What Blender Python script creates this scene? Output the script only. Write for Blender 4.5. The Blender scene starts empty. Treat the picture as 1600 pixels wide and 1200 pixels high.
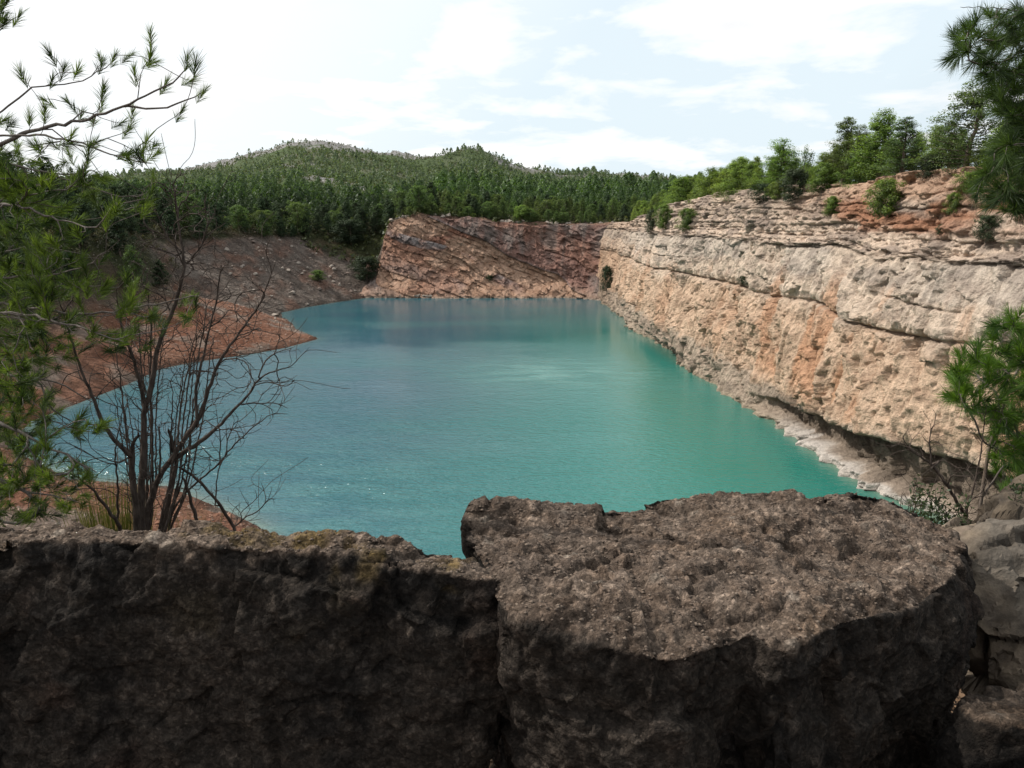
import bpy, math, random
import numpy as np
from mathutils import Vector, Matrix
R = math.radians
rng = np.random.default_rng(7)
random.seed(7)
sc = bpy.context.scene
COL = sc.collection

# ------------------------------------------------------------------ camera
F = 1230.0
TH = R(12.0)
CZ = 25.0
cam_d = bpy.data.cameras.new('camera')
cam = bpy.data.objects.new('camera', cam_d)
COL.objects.link(cam)
cam.location = (0, 0, CZ)
cam.rotation_euler = (math.pi / 2 - TH, 0, 0)
cam_d.sensor_width = 36
cam_d.lens = F / 1600 * 36
cam_d.clip_start = 0.05
cam_d.clip_end = 8000
sc.camera = cam
sc.render.resolution_x = 1024
sc.render.resolution_y = 768


def at(px, py, Y):
    """world point at forward distance Y seen in direction (px, py) of the 1600x1200 photo"""
    u = (px - 800) / F
    v = (600 - py) / F
    dy = math.cos(TH) + v * math.sin(TH)
    dz = -math.sin(TH) + v * math.cos(TH)
    t = Y / dy
    return np.array([u * t, Y, CZ + dz * t])


# ------------------------------------------------------------------ numpy noise
def _h(i, j, k, seed):
    x = (i.astype(np.int64) * 374761393 + j.astype(np.int64) * 668265263 + k.astype(np.int64) * 2147483647 + seed * 1274126177) & 0xFFFFFFFF
    x = ((x ^ (x >> 13)) * 1274126177) & 0xFFFFFFFF
    x = ((x ^ (x >> 15)) * 2246822519) & 0xFFFFFFFF
    return ((x ^ (x >> 16)) & 0xFFFFFF) / float(0xFFFFFF)


def vnoise(P, seed=0):
    """smooth value noise -1..1, P (n,3)"""
    P = np.asarray(P, float)
    I = np.floor(P).astype(np.int64)
    f = P - I
    f = f * f * f * (f * (f * 6 - 15) + 10)
    out = 0
    for a in (0, 1):
        wa = f[:, 0] if a else 1 - f[:, 0]
        for b in (0, 1):
            wb = f[:, 1] if b else 1 - f[:, 1]
            for c in (0, 1):
                wc = f[:, 2] if c else 1 - f[:, 2]
                out = out + wa * wb * wc * _h(I[:, 0] + a, I[:, 1] + b, I[:, 2] + c, seed)
    return out * 2 - 1


def fbm(P, scale=1.0, octv=4, seed=0, gain=0.5, ridge=False):
    P = np.asarray(P, float) / np.asarray(scale, float)
    a, s, t = 1.0, 0.0, 0.0
    for o in range(octv):
        n = vnoise(P * (2.03 ** o) + 17.3 * o, seed + o * 11)
        if ridge:
            n = 1 - 2 * np.abs(n)
        s = s + a * n
        t += a
        a *= gain
    return s / t


def voro(P, scale=1.0, seed=0, jit=0.9):
    """returns F1, F2, three random numbers of nearest cell, vector to the cell point"""
    P = np.asarray(P, float) / np.asarray(scale, float)
    I = np.floor(P).astype(np.int64)
    n = len(P)
    f1 = np.full(n, 9.0)
    f2 = np.full(n, 9.0)
    cid = np.zeros((n, 3))
    vec = np.zeros((n, 3))
    for a in (-1, 0, 1):
        for b in (-1, 0, 1):
            for c in (-1, 0, 1):
                ii, jj, kk = I[:, 0] + a, I[:, 1] + b, I[:, 2] + c
                q = np.stack([ii + .5 + jit * (_h(ii, jj, kk, seed) - .5), jj + .5 + jit * (_h(ii, jj, kk, seed + 1) - .5),
                              kk + .5 + jit * (_h(ii, jj, kk, seed + 2) - .5)], 1)
                v = P - q
                d = np.sqrt((v ** 2).sum(1))
                m = d < f1
                f2 = np.where(m, f1, np.minimum(f2, d))
                f1 = np.where(m, d, f1)
                cid[m] = np.stack([_h(ii, jj, kk, seed + 3), _h(ii, jj, kk, seed + 4), _h(ii, jj, kk, seed + 5)], 1)[m]
                vec[m] = v[m]
    return f1, f2, cid, vec


def facets(P, scale, seed, tilt=1.0, step=1.0):
    """broken-rock facets: each voronoi cell is a tilted plane with its own height (about -1..1)"""
    f1, f2, c, v = voro(P, scale, seed)
    return (c[:, 0] - .5) * step + tilt * ((c[:, 1] - .5) * v[:, 0] + (c[:, 2] - .5) * v[:, 1] + (c[:, 0] - .5) * v[:, 2]) * 2, f2 - f1


def ss(a, b, x):
    t = np.clip((x - a) / (b - a), 0, 1)
    return t * t * (3 - 2 * t)


def mix(a, b, t):
    t = np.asarray(t)[..., None] if np.ndim(a) > np.ndim(t) or np.ndim(b) > np.ndim(t) else t
    return a * (1 - t) + b * t


def C3(*c):
    return np.array(c, float)[None, :]


# ------------------------------------------------------------------ mesh helpers
def mesh_np(name, V, Fc, mat=None, col=None, parent=None, smooth=True, link=True):
    """V (n,3); Fc = (m,3) or (m,4) index array, or a list of such arrays"""
    me = bpy.data.meshes.new(name)
    V = np.asarray(V, np.float32)
    if not isinstance(Fc, list):
        Fc = [Fc]
    Fc = [np.asarray(f, np.int32) for f in Fc if len(f)]
    loops = np.concatenate([f.ravel() for f in Fc])
    sizes = np.concatenate([np.full(len(f), f.shape[1], np.int32) for f in Fc])
    starts = np.concatenate([[0], np.cumsum(sizes)[:-1]]).astype(np.int32)
    me.vertices.add(len(V))
    me.vertices.foreach_set('co', V.ravel())
    me.loops.add(len(loops))
    me.loops.foreach_set('vertex_index', loops)
    me.polygons.add(len(sizes))
    me.polygons.foreach_set('loop_start', starts)
    me.polygons.foreach_set('use_smooth', np.full(len(sizes), smooth))
    me.update(calc_edges=True)
    if col is not None:
        a = me.attributes.new('Col', 'FLOAT_COLOR', 'POINT')
        c = np.ones((len(V), 4), np.float32)
        c[:, :col.shape[1]] = col
        a.data.foreach_set('color', c.ravel())
    if mat:
        me.materials.append(mat)
    if not link:
        return me
    o = bpy.data.objects.new(name, me)
    COL.objects.link(o)
    if parent:
        o.parent = parent
    return o


def grid_faces(nu, nv, wrap=False):
    i = np.arange(nu - (0 if wrap else 1))[:, None]
    j = np.arange(nv - 1)[None, :]
    i2 = (i + 1) % nu
    return np.stack([i * nv + j, i2 * nv + j, i2 * nv + j + 1, i * nv + j + 1], -1).reshape(-1, 4)


def tag(o, label=None, cat=None, group=None, kind=None):
    if label: o['label'] = label
    if cat: o['category'] = cat
    if group: o['group'] = group
    if kind: o['kind'] = kind
    return o


def empty(name, loc, rz=0.0):
    o = bpy.data.objects.new(name, None)
    COL.objects.link(o)
    o.location = loc
    o.rotation_euler = (0, 0, rz)
    o.empty_display_size = .2
    return o


# ------------------------------------------------------------------ materials
class NT:
    def __init__(s, tree):
        s.t = tree
        s.t.nodes.clear()

    def n(s, typ, **kw):
        nd = s.t.nodes.new(typ)
        for k, v in kw.items():
            if k.startswith('i_'):
                key = k[2:]
                key = int(key) if key.isdigit() else key.replace('_', ' ')
                inp = nd.inputs[key]
                if isinstance(v, bpy.types.NodeSocket):
                    s.t.links.new(v, inp)
                else:
                    inp.default_value = v
            else:
                setattr(nd, k, v)
        return nd

    def l(s, a, b):
        s.t.links.new(a, b)

    def mixc(s, fac, a, b, blend='MIX'):
        m = s.t.nodes.new('ShaderNodeMix')
        m.data_type = 'RGBA'
        m.blend_type = blend
        for inp, v in ((m.inputs[0], fac), (m.inputs[6], a), (m.inputs[7], b)):
            if isinstance(v, bpy.types.NodeSocket):
                s.t.links.new(v, inp)
            else:
                inp.default_value = v if not isinstance(v, tuple) else (*v, 1)[:4]
        return m.outputs[2]

    def math(s, op, a, b=0.0, c=None, clamp=False):
        m = s.t.nodes.new('ShaderNodeMath')
        m.operation = op
        m.use_clamp = clamp
        for k, v in enumerate((a, b, c)):
            if v is None: continue
            if isinstance(v, bpy.types.NodeSocket):
                s.t.links.new(v, m.inputs[k])
            else:
                m.inputs[k].default_value = v
        return m.outputs[0]

    def ramp(s, fac, stops):
        r = s.t.nodes.new('ShaderNodeValToRGB')
        s.t.links.new(fac, r.inputs[0])
        e = r.color_ramp.elements
        while len(e) < len(stops): e.new(.5)
        for k, (p, c) in enumerate(stops):
            e[k].position = p
            e[k].color = (c, c, c, 1) if not isinstance(c, tuple) else (*c, 1)
        return r.outputs[0]

    def rng(s, v, a, b, c, d):
        m = s.t.nodes.new('ShaderNodeMapRange')
        s.t.links.new(v, m.inputs[0])
        for k, x in enumerate((a, b, c, d)): m.inputs[k + 1].default_value = x
        return m.outputs[0]


def mat_rock(name, s1=.35, s2=.06, amp=.3, bump=.25, bdist=.3, rough=.95, stretch=(1, 1, 1), pebbles=0.0, pscale=30, speck=0):
    m = bpy.data.materials.new(name)
    m.use_nodes = True
    t = NT(m.node_tree)
    co = t.n('ShaderNodeNewGeometry').outputs['Position']
    mp = t.n('ShaderNodeMapping', i_Vector=co, i_Scale=stretch).outputs[0]
    col = t.n('ShaderNodeAttribute', attribute_name='Col').outputs['Color']
    n1 = t.n('ShaderNodeTexNoise', i_Vector=mp, i_Scale=1 / s1, i_Detail=6.0, i_Roughness=.6).outputs[0]
    n2 = t.n('ShaderNodeTexNoise', i_Vector=mp, i_Scale=1 / s2, i_Detail=5.0, i_Roughness=.65).outputs[0]
    k = t.rng(n1, .25, .75, 1 - amp, 1 + amp)
    k2 = t.rng(n2, .25, .75, 1 - amp * .8, 1 + amp * .8)
    kk = t.math('MULTIPLY', k, k2)
    c = t.mixc(1.0, col, t.n('ShaderNodeCombineColor', i_0=kk, i_1=kk, i_2=kk).outputs[0], 'MULTIPLY')
    h = t.math('ADD', t.math('MULTIPLY', n1, s1), t.math('MULTIPLY', n2, s2 * 1.3))
    if speck > 0:
        wp = t.n('ShaderNodeVectorMath', operation='ADD', i_0=co, i_1=t.n('ShaderNodeVectorMath', operation='SCALE', i_0=t.n('ShaderNodeTexNoise', i_Vector=co, i_Scale=speck * .8, i_Detail=2.0).outputs['Color'], i_Scale=.9 / speck).outputs[0]).outputs[0]
        for sc_, am in ((speck, .34), (speck * .38, .14), (speck * 2.2, .34)):
            v = t.n('ShaderNodeTexVoronoi', i_Vector=wp, i_Scale=float(sc_), i_Randomness=1.0)
            rr = t.n('ShaderNodeSeparateColor', i_0=v.outputs['Color']).outputs[0]
            k3 = t.rng(t.math('POWER', rr, 2.2), 0, 1, 1 - am * .6, 1 + am * 1.6)
            c = t.mixc(1.0, c, t.n('ShaderNodeCombineColor', i_0=k3, i_1=k3, i_2=k3).outputs[0], 'MULTIPLY')
            h = t.math('ADD', h, t.math('MULTIPLY', t.math('SUBTRACT', rr, v.outputs['Distance']), .28 / sc_))
    if pebbles > 0:
        v = t.n('ShaderNodeTexVoronoi', i_Vector=co, i_Scale=float(pscale), i_Randomness=1.0)
        pr = t.n('ShaderNodeSeparateColor', i_0=v.outputs['Color'])
        on = t.math('MULTIPLY', t.math('GREATER_THAN', pr.outputs[0], 1 - pebbles), t.rng(v.outputs['Distance'], .42, .28, 0, 1))
        pc = t.mixc(pr.outputs[1], (.10, .085, .07), (.30, .26, .21))
        c = t.mixc(t.math('MULTIPLY', on, .75), c, t.mixc(1.0, pc, t.n('ShaderNodeCombineColor', i_0=kk, i_1=kk, i_2=kk).outputs[0], 'MULTIPLY'))
        h = t.math('ADD', h, t.math('MULTIPLY', on, .25 / pscale))
    b = t.n('ShaderNodeBump', i_Strength=bump, i_Distance=bdist, i_Height=h).outputs[0]
    p = t.n('ShaderNodeBsdfPrincipled', i_Base_Color=c, i_Roughness=rough, i_Normal=b)
    p.inputs['Specular IOR Level'].default_value = .12
    t.l(p.outputs[0], t.n('ShaderNodeOutputMaterial').inputs[0])
    return m


def mat_leaf(name, hue=.03, val=.25, trans=.45):
    m = bpy.data.materials.new(name)
    m.use_nodes = True
    t = NT(m.node_tree)
    col = t.n('ShaderNodeAttribute', attribute_name='Col').outputs['Color']
    rnd = t.n('ShaderNodeObjectInfo').outputs['Random']
    hs = t.n('ShaderNodeHueSaturation', i_Hue=t.rng(rnd, 0, 1, .5 - hue, .5 + hue), i_Value=t.rng(t.math('FRACT', t.math('MULTIPLY', rnd, 7.13)), 0, 1, 1 - val, 1 + val),
             i_Saturation=1.0, i_Color=col).outputs[0]
    d = t.n('ShaderNodeBsdfDiffuse', i_Color=hs)
    tr = t.n('ShaderNodeBsdfTranslucent', i_Color=t.mixc(1.0, hs, (1.25, 1.25, .6), 'MULTIPLY'))
    g = t.n('ShaderNodeBsdfGlossy', i_Color=(.8, .85, .8, 1), i_Roughness=.5)
    a = t.n('ShaderNodeMixShader', i_0=trans, i_1=d.outputs[0], i_2=tr.outputs[0])
    b = t.n('ShaderNodeMixShader', i_0=.025, i_1=a.outputs[0], i_2=g.outputs[0])
    t.l(b.outputs[0], t.n('ShaderNodeOutputMaterial').inputs[0])
    return m


def mat_bark(name, c1, c2, scale=60.0):
    m = bpy.data.materials.new(name)
    m.use_nodes = True
    t = NT(m.node_tree)
    co = t.n('ShaderNodeNewGeometry').outputs['Position']
    mp = t.n('ShaderNodeMapping', i_Vector=co, i_Scale=(1, 1, .25)).outputs[0]
    n1 = t.n('ShaderNodeTexNoise', i_Vector=mp, i_Scale=scale, i_Detail=5.0, i_Roughness=.7).outputs[0]
    c = t.mixc(t.rng(n1, .35, .7, 0, 1), c1, c2)
    b = t.n('ShaderNodeBump', i_Strength=.6, i_Distance=.01, i_Height=n1).outputs[0]
    p = t.n('ShaderNodeBsdfPrincipled', i_Base_Color=c, i_Roughness=.9, i_Normal=b)
    p.inputs['Specular IOR Level'].default_value = .15
    t.l(p.outputs[0], t.n('ShaderNodeOutputMaterial').inputs[0])
    return m


# ------------------------------------------------------------------ light and sky
SUN_AZ = R(-74)      # measured from the view direction (+Y) towards +X
SUN_EL = R(44)
sd = Vector((math.sin(SUN_AZ) * math.cos(SUN_EL), math.cos(SUN_AZ) * math.cos(SUN_EL), math.sin(SUN_EL)))
sl = bpy.data.lights.new('sun', 'SUN')
sl.energy = 4.6
sl.angle = R(.55)
sl.color = (1, .95, .87)
so = bpy.data.objects.new('sun', sl)
COL.objects.link(so)
so.rotation_euler = sd.to_track_quat('Z', 'Y').to_euler()
so.location = sd * 100

w = bpy.data.worlds.new('World')
sc.world = w
w.use_nodes = True
t = NT(w.node_tree)
sky = t.n('ShaderNodeTexSky', sky_type='NISHITA', sun_disc=False, sun_elevation=SUN_EL, sun_rotation=SUN_AZ % (2 * math.pi))
sky.dust_density = 2.5
sky.air_density = 1.0
dirv = t.n('ShaderNodeTexCoord').outputs['Generated']
sep = t.n('ShaderNodeSeparateXYZ', i_0=dirv)
up = t.math('MAXIMUM', t.math('ADD', sep.outputs[2], .16), .05)
flat = t.n('ShaderNodeCombineXYZ', i_0=t.math('DIVIDE', sep.outputs[0], up), i_1=t.math('DIVIDE', sep.outputs[1], up), i_2=0.0).outputs[0]
flat = t.n('ShaderNodeMapping', i_Vector=flat, i_Scale=(1, 1, 1), i_Location=(3.1, .9, 0)).outputs[0]
cn = t.n('ShaderNodeTexNoise', i_Vector=flat, i_Scale=1.9, i_Detail=9.0, i_Roughness=.56, i_Distortion=.25).outputs[0]
cn2 = t.n('ShaderNodeTexNoise', i_Vector=flat, i_Scale=.55, i_Detail=4.0).outputs[0]
cloud = t.rng(t.math('ADD', cn, t.math('MULTIPLY', t.math('SUBTRACT', cn2, .5), .6)), .47, .60, 0, 1)
dt = t.n('ShaderNodeVectorMath', operation='DOT_PRODUCT', i_0=dirv, i_1=tuple(sd)).outputs['Value']
glow = t.rng(dt, -.8, .0, 0, 1)
shade = t.rng(cn, .5, .75, 1.0, .88)
base = t.mixc(glow, (.30, .38, .46), (.87, .99, 1.06))
cl = t.mixc(glow, (.42, .44, .46), (1.2, 1.2, 1.2))
cl = t.mixc(1.0, cl, t.n('ShaderNodeCombineColor', i_0=shade, i_1=shade, i_2=shade).outputs[0], 'MULTIPLY')
cloud = t.math('MAXIMUM', cloud, t.rng(dt, .28, .62, 0, .9))
veil = t.mixc(cloud, base, cl)
nish = t.mixc(1.0, sky.outputs[0], (.1, .1, .1), 'MULTIPLY')
fin = t.mixc(.9, nish, veil)
bg = t.n('ShaderNodeBackground', i_Color=fin, i_Strength=1.0)
t.l(bg.outputs[0], t.n('ShaderNodeOutputWorld').inputs[0])
sc.view_settings.view_transform = 'Standard'
sc.view_settings.look = 'None'
sc.view_settings.exposure = 0
sc.cycles.max_bounces = 6
sc.cycles.transparent_max_bounces = 4
# ------------------------------------------------------------------ terrain function
SHORE = np.array([(44, 34), (40, 45), (36.5, 60), (33.5, 73), (32.3, 96), (29.6, 127), (28, 150), (26.8, 175), (27.5, 210), (28, 239),
                  (24, 247), (12, 250), (0, 250), (-15, 250), (-30, 250), (-45, 250), (-52, 236), (-58, 222), (-61.5, 209), (-58, 198), (-52.5, 187), (-48.5, 176),
                  (-40.5, 163), (-44, 152), (-48, 145), (-56, 136), (-59, 130), (-58.6, 117), (-60, 95), (-56, 84), (-43, 73), (-32.6, 71), (-24, 64), (-20.8, 61),
                  (-15, 52), (0, 45), (25, 38), (36, 32)], float)


def shore_d(x, y):
    P = np.stack([x, y], 1)
    best = np.full(len(x), 1e9)
    inside = np.zeros(len(x), bool)
    n = len(SHORE)
    for i in range(n):
        a, b = SHORE[i], SHORE[(i + 1) % n]
        e = b - a
        tt = np.clip(((P - a) @ e) / (e @ e), 0, 1)
        q = P - a - tt[:, None] * e
        best = np.minimum(best, (q ** 2).sum(1))
        cond = ((a[1] > y) != (b[1] > y)) & (x < (b[0] - a[0]) * (y - a[1]) / (b[1] - a[1] + 1e-12) + a[0])
        inside ^= cond
    d = np.sqrt(best)
    return np.where(inside, -d, d)


_sk = [(-400, 300), (0, 290), (200, 280), (290, 268), (330, 258), (370, 247), (420, 236), (448, 223), (500, 221), (540, 230), (600, 243), (650, 246), (700, 236),
       (730, 229), (765, 239), (790, 252), (830, 265), (860, 267), (875, 276), (905, 272), (930, 271), (955, 278), (985, 272), (1005, 278), (1030, 272), (1060, 282), (1200, 310), (2000, 330)]
SK_A = np.array([((p - 800) / F) / (math.cos(TH) + (600 - q) / F * math.sin(TH)) for p, q in _sk])
SK_Z = np.array([at(p, q, 900.)[2] for p, q in _sk])


def ztop_right(y):
    return np.interp(y, [0, 60, 140, 168, 200, 245], [28, 29, 29, 27.6, 25.8, 23.0])


def plateau(x, y):
    az = x / np.maximum(y, 1)
    pf = np.interp(x, [-140, -75, -52, -44, -37, -30, -12, 5, 30, 60], [22, 19.5, 20, 21.5, 24.6, 25.8, 24.4, 22.8, 22.8, 24])
    rise = np.clip(y - 262, 0, 150) * .088 * ss(.42, .18, az)
    z0 = pf + rise
    zr = np.interp(az, SK_A, SK_Z)
    tt = np.clip((y - 400) / 500, 0, 1)
    z1 = z0 * (1 - tt ** 1.15) + zr * tt ** 1.15
    z1 = np.where(y > 900, zr - (y - 900) * .12, z1)
    z1 = np.maximum(z1, 10)
    zrt = ztop_right(y)
    near = 23.4
    wr = ss(15, 30, x) * ss(252, 238, y)
    wl = ss(-40, -58, x) * ss(285, 262, y)
    zl = np.interp(-x, [50, 62, 95, 120, 150, 300], [19.5, 20, 20.8, 27, 37, 60])
    wn = ss(235, 200, y) * (1 - wr) * (1 - wl)
    out = z1 * (1 - wr) + zrt * wr
    out = out * (1 - wl) + zl * wl
    out = out * (1 - wn) + near * wn
    return out


def terrain(x, y, fine=True):
    d = shore_d(x, y)
    P = plateau(x, y)
    r = np.hypot(x, y)
    Q = np.stack([x, y, np.zeros_like(x)], 1)
    n1 = fbm(Q, 14, 4, 3)
    d = d + n1 * 1.2 * ss(.5, 3, np.abs(d)) * ss(25, 45, r)
    s = .60 + .10 * fbm(Q, 30, 2, 5)
    # near bank shallower; left bank
    wnear = ss(95, 75, y) * ss(-70, -50, x)
    s = s * (1 - wnear) + .34 * wnear
    dd = np.maximum(d, 0)
    ramp = s * dd
    # red spit: low ground with a mound
    sp = np.exp(-(((x + 72) / 17) ** 2 + ((y - 174) / 17) ** 2))
    wsp = ss(-92, -74, x) * ss(208, 194, y) * ss(126, 140, y)
    ramp = ramp * (1 - wsp) + np.minimum(ramp, .16 * dd + 4.2 * sp * ss(0, 9, dd) + .25) * wsp
    z = np.minimum(ramp, P) if True else 0
    k = 2.5  # soften crest
    hsm = np.clip(.5 + .5 * (P - ramp) / k, 0, 1)
    z = P * (1 - hsm) + ramp * hsm - k * hsm * (1 - hsm) * .5
    # faces covered by the cliffs
    mR = ss(22, 26, x) * ss(28, 36, y) * ss(250, 244, y)
    z = z * (1 - mR) + (P * ss(7.4, 9.8, d) - 2.5 * (1 - ss(7.4, 9.8, d))) * mR
    mF = ss(-46, -40, x) * ss(232, 240, y) * (1 - mR)
    z = z * (1 - mF) + (P * ss(10.5, 13, d) - 2.5 * (1 - ss(10.5, 13, d))) * mF
    # the rim where the camera stands
    ex = np.where(x > 0, x * .42, x * .8)
    rr = np.hypot(ex, np.maximum(y, 0) * (.85 - .13 * ss(.5, 2.5, x)))
    rim = 23.4 - .25 * ss(0, 3, y) - np.maximum(rr - 3.0, 0) * 1.1
    rim = np.where(y < 0, 23.4 - np.maximum(np.abs(x) - 9, 0) * .3, rim)
    z = np.where(r < 45, np.maximum(np.minimum(z, 25.2 - .47 * np.maximum(y, 0) + np.maximum(-y, 0) * .02 + np.maximum(np.abs(x) - .66 * np.maximum(y, 0), 0) * .5), rim), z)
    z = np.where((y < -3), 23.4 + fbm(Q, 10, 3, 8) * .5, z)
    z = np.where(d < 0, -np.minimum(-d * .5, 6) - .02, z)
    if fine:
        land = ss(0, 2.5, d)
        far = ss(240, 500, y)
        z = z + land * ss(3, 12, r) * (fbm(Q, 5, 5, 21) * (.8 + 1.8 * far) + fbm(Q, 60, 4, 22) * 9 * ss(320, 600, y) + fbm(Q, 1.1, 3, 23) * .26)
        z = z + ss(4, 1.5, r) * fbm(Q, .5, 4, 27) * .04
    return z, d


def gz(x, y):
    z, d = terrain(np.array([float(x)]), np.array([float(y)]))
    return float(z[0])


def land_colour(x, y, z, d):
    Q = np.stack([x, y, z], 1)
    n = len(x)
    a = fbm(Q, 9, 5, 31)
    b = fbm(Q, 2.2, 4, 32)
    scree = mix(C3(.105, .080, .066), C3(.175, .143, .120), ss(-.4, .5, b)) * np.ones((n, 1))
    st = fbm(np.stack([x * .8 + y * .5, z * 2.2, x * .1], 1), 5, 3, 33)
    scree = mix(scree, C3(.19, .105, .075) * np.ones((n, 1)), ss(0., .5, st) * .75)
    red = mix(C3(.165, .068, .040), C3(.235, .120, .078), ss(-.5, .5, a)) * np.ones((n, 1))
    earth = mix(C3(.20, .125, .08), C3(.12, .09, .055), ss(-.3, .4, a)) * np.ones((n, 1))
    forest = mix(C3(.040, .045, .018), C3(.105, .075, .05), ss(-.1, .6, a)) * np.ones((n, 1))
    c = scree
    wred = ss(-20, -30, x) * ss(200, 186, y + a * 6) * ss(1.0, -.3, (z - 7) / 4)
    wred = np.maximum(wred, ss(95, 70, y) * ss(-90, -40, x) * (d < 30))
    sed = fbm(Q, 6, 4, 37)
    c = mix(c, mix(red, C3(.24, .195, .16) * np.ones((n, 1)), ss(.0, .4, sed) * .8), wred)
    top = ss(-1.2, .5, z - (plateau(x, y) - 1.5))
    wf = ss(31, 36, d + a * 4) * ss(60, 90, y)
    wf = np.maximum(wf, ss(262, 270, y + a * 5))
    wf = np.maximum(wf, ss(-62, -72, x + a * 6) * ss(5, 14, z + b * 3) * ss(205, 185, y))
    wf = np.maximum(wf, ss(-50, -60, x) * ss(18.0, 19.6, z + b * .6))
    c = mix(c, forest, wf)
    # dry tops by the cliffs
    wr = ss(30, 36, x) * ss(250, 240, y) * ss(40, 50, y)
    c = mix(c, mix(C3(.32, .20, .13) * np.ones((n, 1)), forest, ss(.0, .4, a + .25)), wr)
    wr2 = ss(-42, -38, x) * ss(252, 256, y) * ss(268, 262, y)
    c = mix(c, C3(.27, .165, .115) * np.ones((n, 1)), wr2 * .8)
    # distant hill: scrub with outcrops, greyed a little to carry the haze
    wh = ss(330, 430, y)
    g1 = fbm(Q, 45, 5, 41)
    hill = mix(C3(.085, .115, .052), C3(.15, .155, .105), ss(-.1, .45, g1)) * np.ones((n, 1))
    zr = np.interp(x / np.maximum(y, 1), SK_A, SK_Z)
    rock = ss(.12, .3, fbm(Q * np.array([[1, 1, 2.5]]), 38, 5, 43) + .9 * ss(20, 2, zr - z) * ss(700, 850, y) - .2)
    hill = mix(hill, C3(.27, .26, .25) * np.ones((n, 1)), rock)
    c = mix(c, hill, wh)
    c = mix(c, earth, ss(28, 12, np.hypot(x, y)))
    wet = ss(1.1, .15, z + .5 * b) * (d > -3)
    c = c * (1 - .5 * wet[:, None])
    return c


ANG = np.concatenate([np.linspace(-50, 50, 760), np.linspace(50, 310, 70)[1:-1]])
ANG = np.radians(ANG)
RAD = np.concatenate([np.linspace(.0, 3, 20)[:-1], np.geomspace(3, 60, 90)[:-1], np.geomspace(60, 330, 330)[:-1], np.geomspace(330, 1150, 150)[:-1], np.geomspace(1150, 6000, 14)])
aa, rr_ = np.meshgrid(ANG, RAD, indexing='ij')
gx = (np.sin(aa) * rr_).ravel()
gy = (np.cos(aa) * rr_).ravel()
tz, td = terrain(gx, gy)
M_land = mat_rock('earth_and_rubble', s1=1.6, s2=.28, amp=.45, bump=1.0, bdist=1.6)
lc = land_colour(gx, gy, tz, td)
terrain_o = mesh_np('terrain', np.stack([gx, gy, tz], 1), grid_faces(len(ANG), len(RAD), wrap=True)[:, ::-1], M_land, lc)
tag(terrain_o, kind='structure')

# ------------------------------------------------------------------ cliffs
def resample(path, n):
    path = np.asarray(path, float)
    seg = np.hypot(*np.diff(path, axis=0).T)
    s = np.concatenate([[0], np.cumsum(seg)])
    q = np.linspace(0, s[-1], n) if np.isscalar(n) else n
    p = np.stack([np.interp(q, s, path[:, k]) for k in range(path.shape[1])], 1)
    return p, q, s[-1]


def smooth1(a, k):
    ker = np.hanning(k + 2)[1:-1]
    ker /= ker.sum()
    pad = np.pad(a, ((k // 2, k - 1 - k // 2), (0, 0)), mode='edge')
    return np.stack([np.convolve(pad[:, c], ker, 'valid') for c in range(a.shape[1])], 1)


def build_cliff(name, path, svals, nrows, wfun, ztopfun, prof, dispfun, colfun, mat, cap=8.0):
    base, s, L = resample(path, svals)
    base = smooth1(base, 25)
    tang = np.gradient(base, axis=0)
    tang /= np.linalg.norm(tang, axis=1)[:, None]
    nrm = np.stack([-tang[:, 1], tang[:, 0]], 1)       # away from the lake
    ns = len(s)
    h = np.linspace(-.07, 1, nrows)
    zt = ztopfun(base, s)
    W = wfun(base, s)
    S, H = np.meshgrid(s, h, indexing='ij')
    off = W[:, None] * np.interp(h, *prof)[None, :]
    Z = H * zt[:, None]
    hb = np.broadcast_to
    bx = hb(base[:, 0:1], S.shape).ravel()
    by = hb(base[:, 1:2], S.shape).ravel()
    sr, zr_, hr = S.ravel(), Z.ravel(), H.ravel()
    D = dispfun(sr, zr_, hr, by)
    col = colfun(sr, zr_, hr, by, D)
    nx = hb(nrm[:, 0:1], S.shape).ravel()
    ny = hb(nrm[:, 1:2], S.shape).ravel()
    o = off.ravel() - D
    V = np.stack([bx + nx * o, by + ny * o, zr_], 1)
    V = V.reshape(ns, nrows, 3)
    col = col.reshape(ns, nrows, 3)
    # cap going back over the plateau
    ck = np.linspace(0, 1, 12)[1:]
    last = V[:, -1]
    capv = np.zeros((ns, len(ck), 3))
    for q, k in enumerate(ck):
        xy = last[:, :2] + nrm * cap * k
        capv[:, q, :2] = xy
        tzz, _ = terrain(xy[:, 0], xy[:, 1])
        nz = fbm(np.stack([xy[:, 0], xy[:, 1], 0 * xy[:, 0]], 1), 1.6, 3, 77) * .3
        capv[:, q, 2] = (last[:, 2] * (1 - k) + (zt + .12) * k + nz) * (1 - ss(.75, 1, k)) + (tzz - .5) * ss(.75, 1, k)
    V = np.concatenate([V, capv], 1)
    capc = np.repeat(col[:, -1:, :], len(ck), 1) * .9
    col = np.concatenate([col, capc], 1)
    nv = nrows + len(ck)
    ob = mesh_np(name, V.reshape(-1, 3), grid_faces(ns, nv), mat, col.reshape(-1, 3), smooth=True)
    tag(ob, kind='structure')
    return ob, base, nrm, V


def groove(z, zc, w):
    return np.exp(-((z - zc) / w) ** 2)


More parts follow.
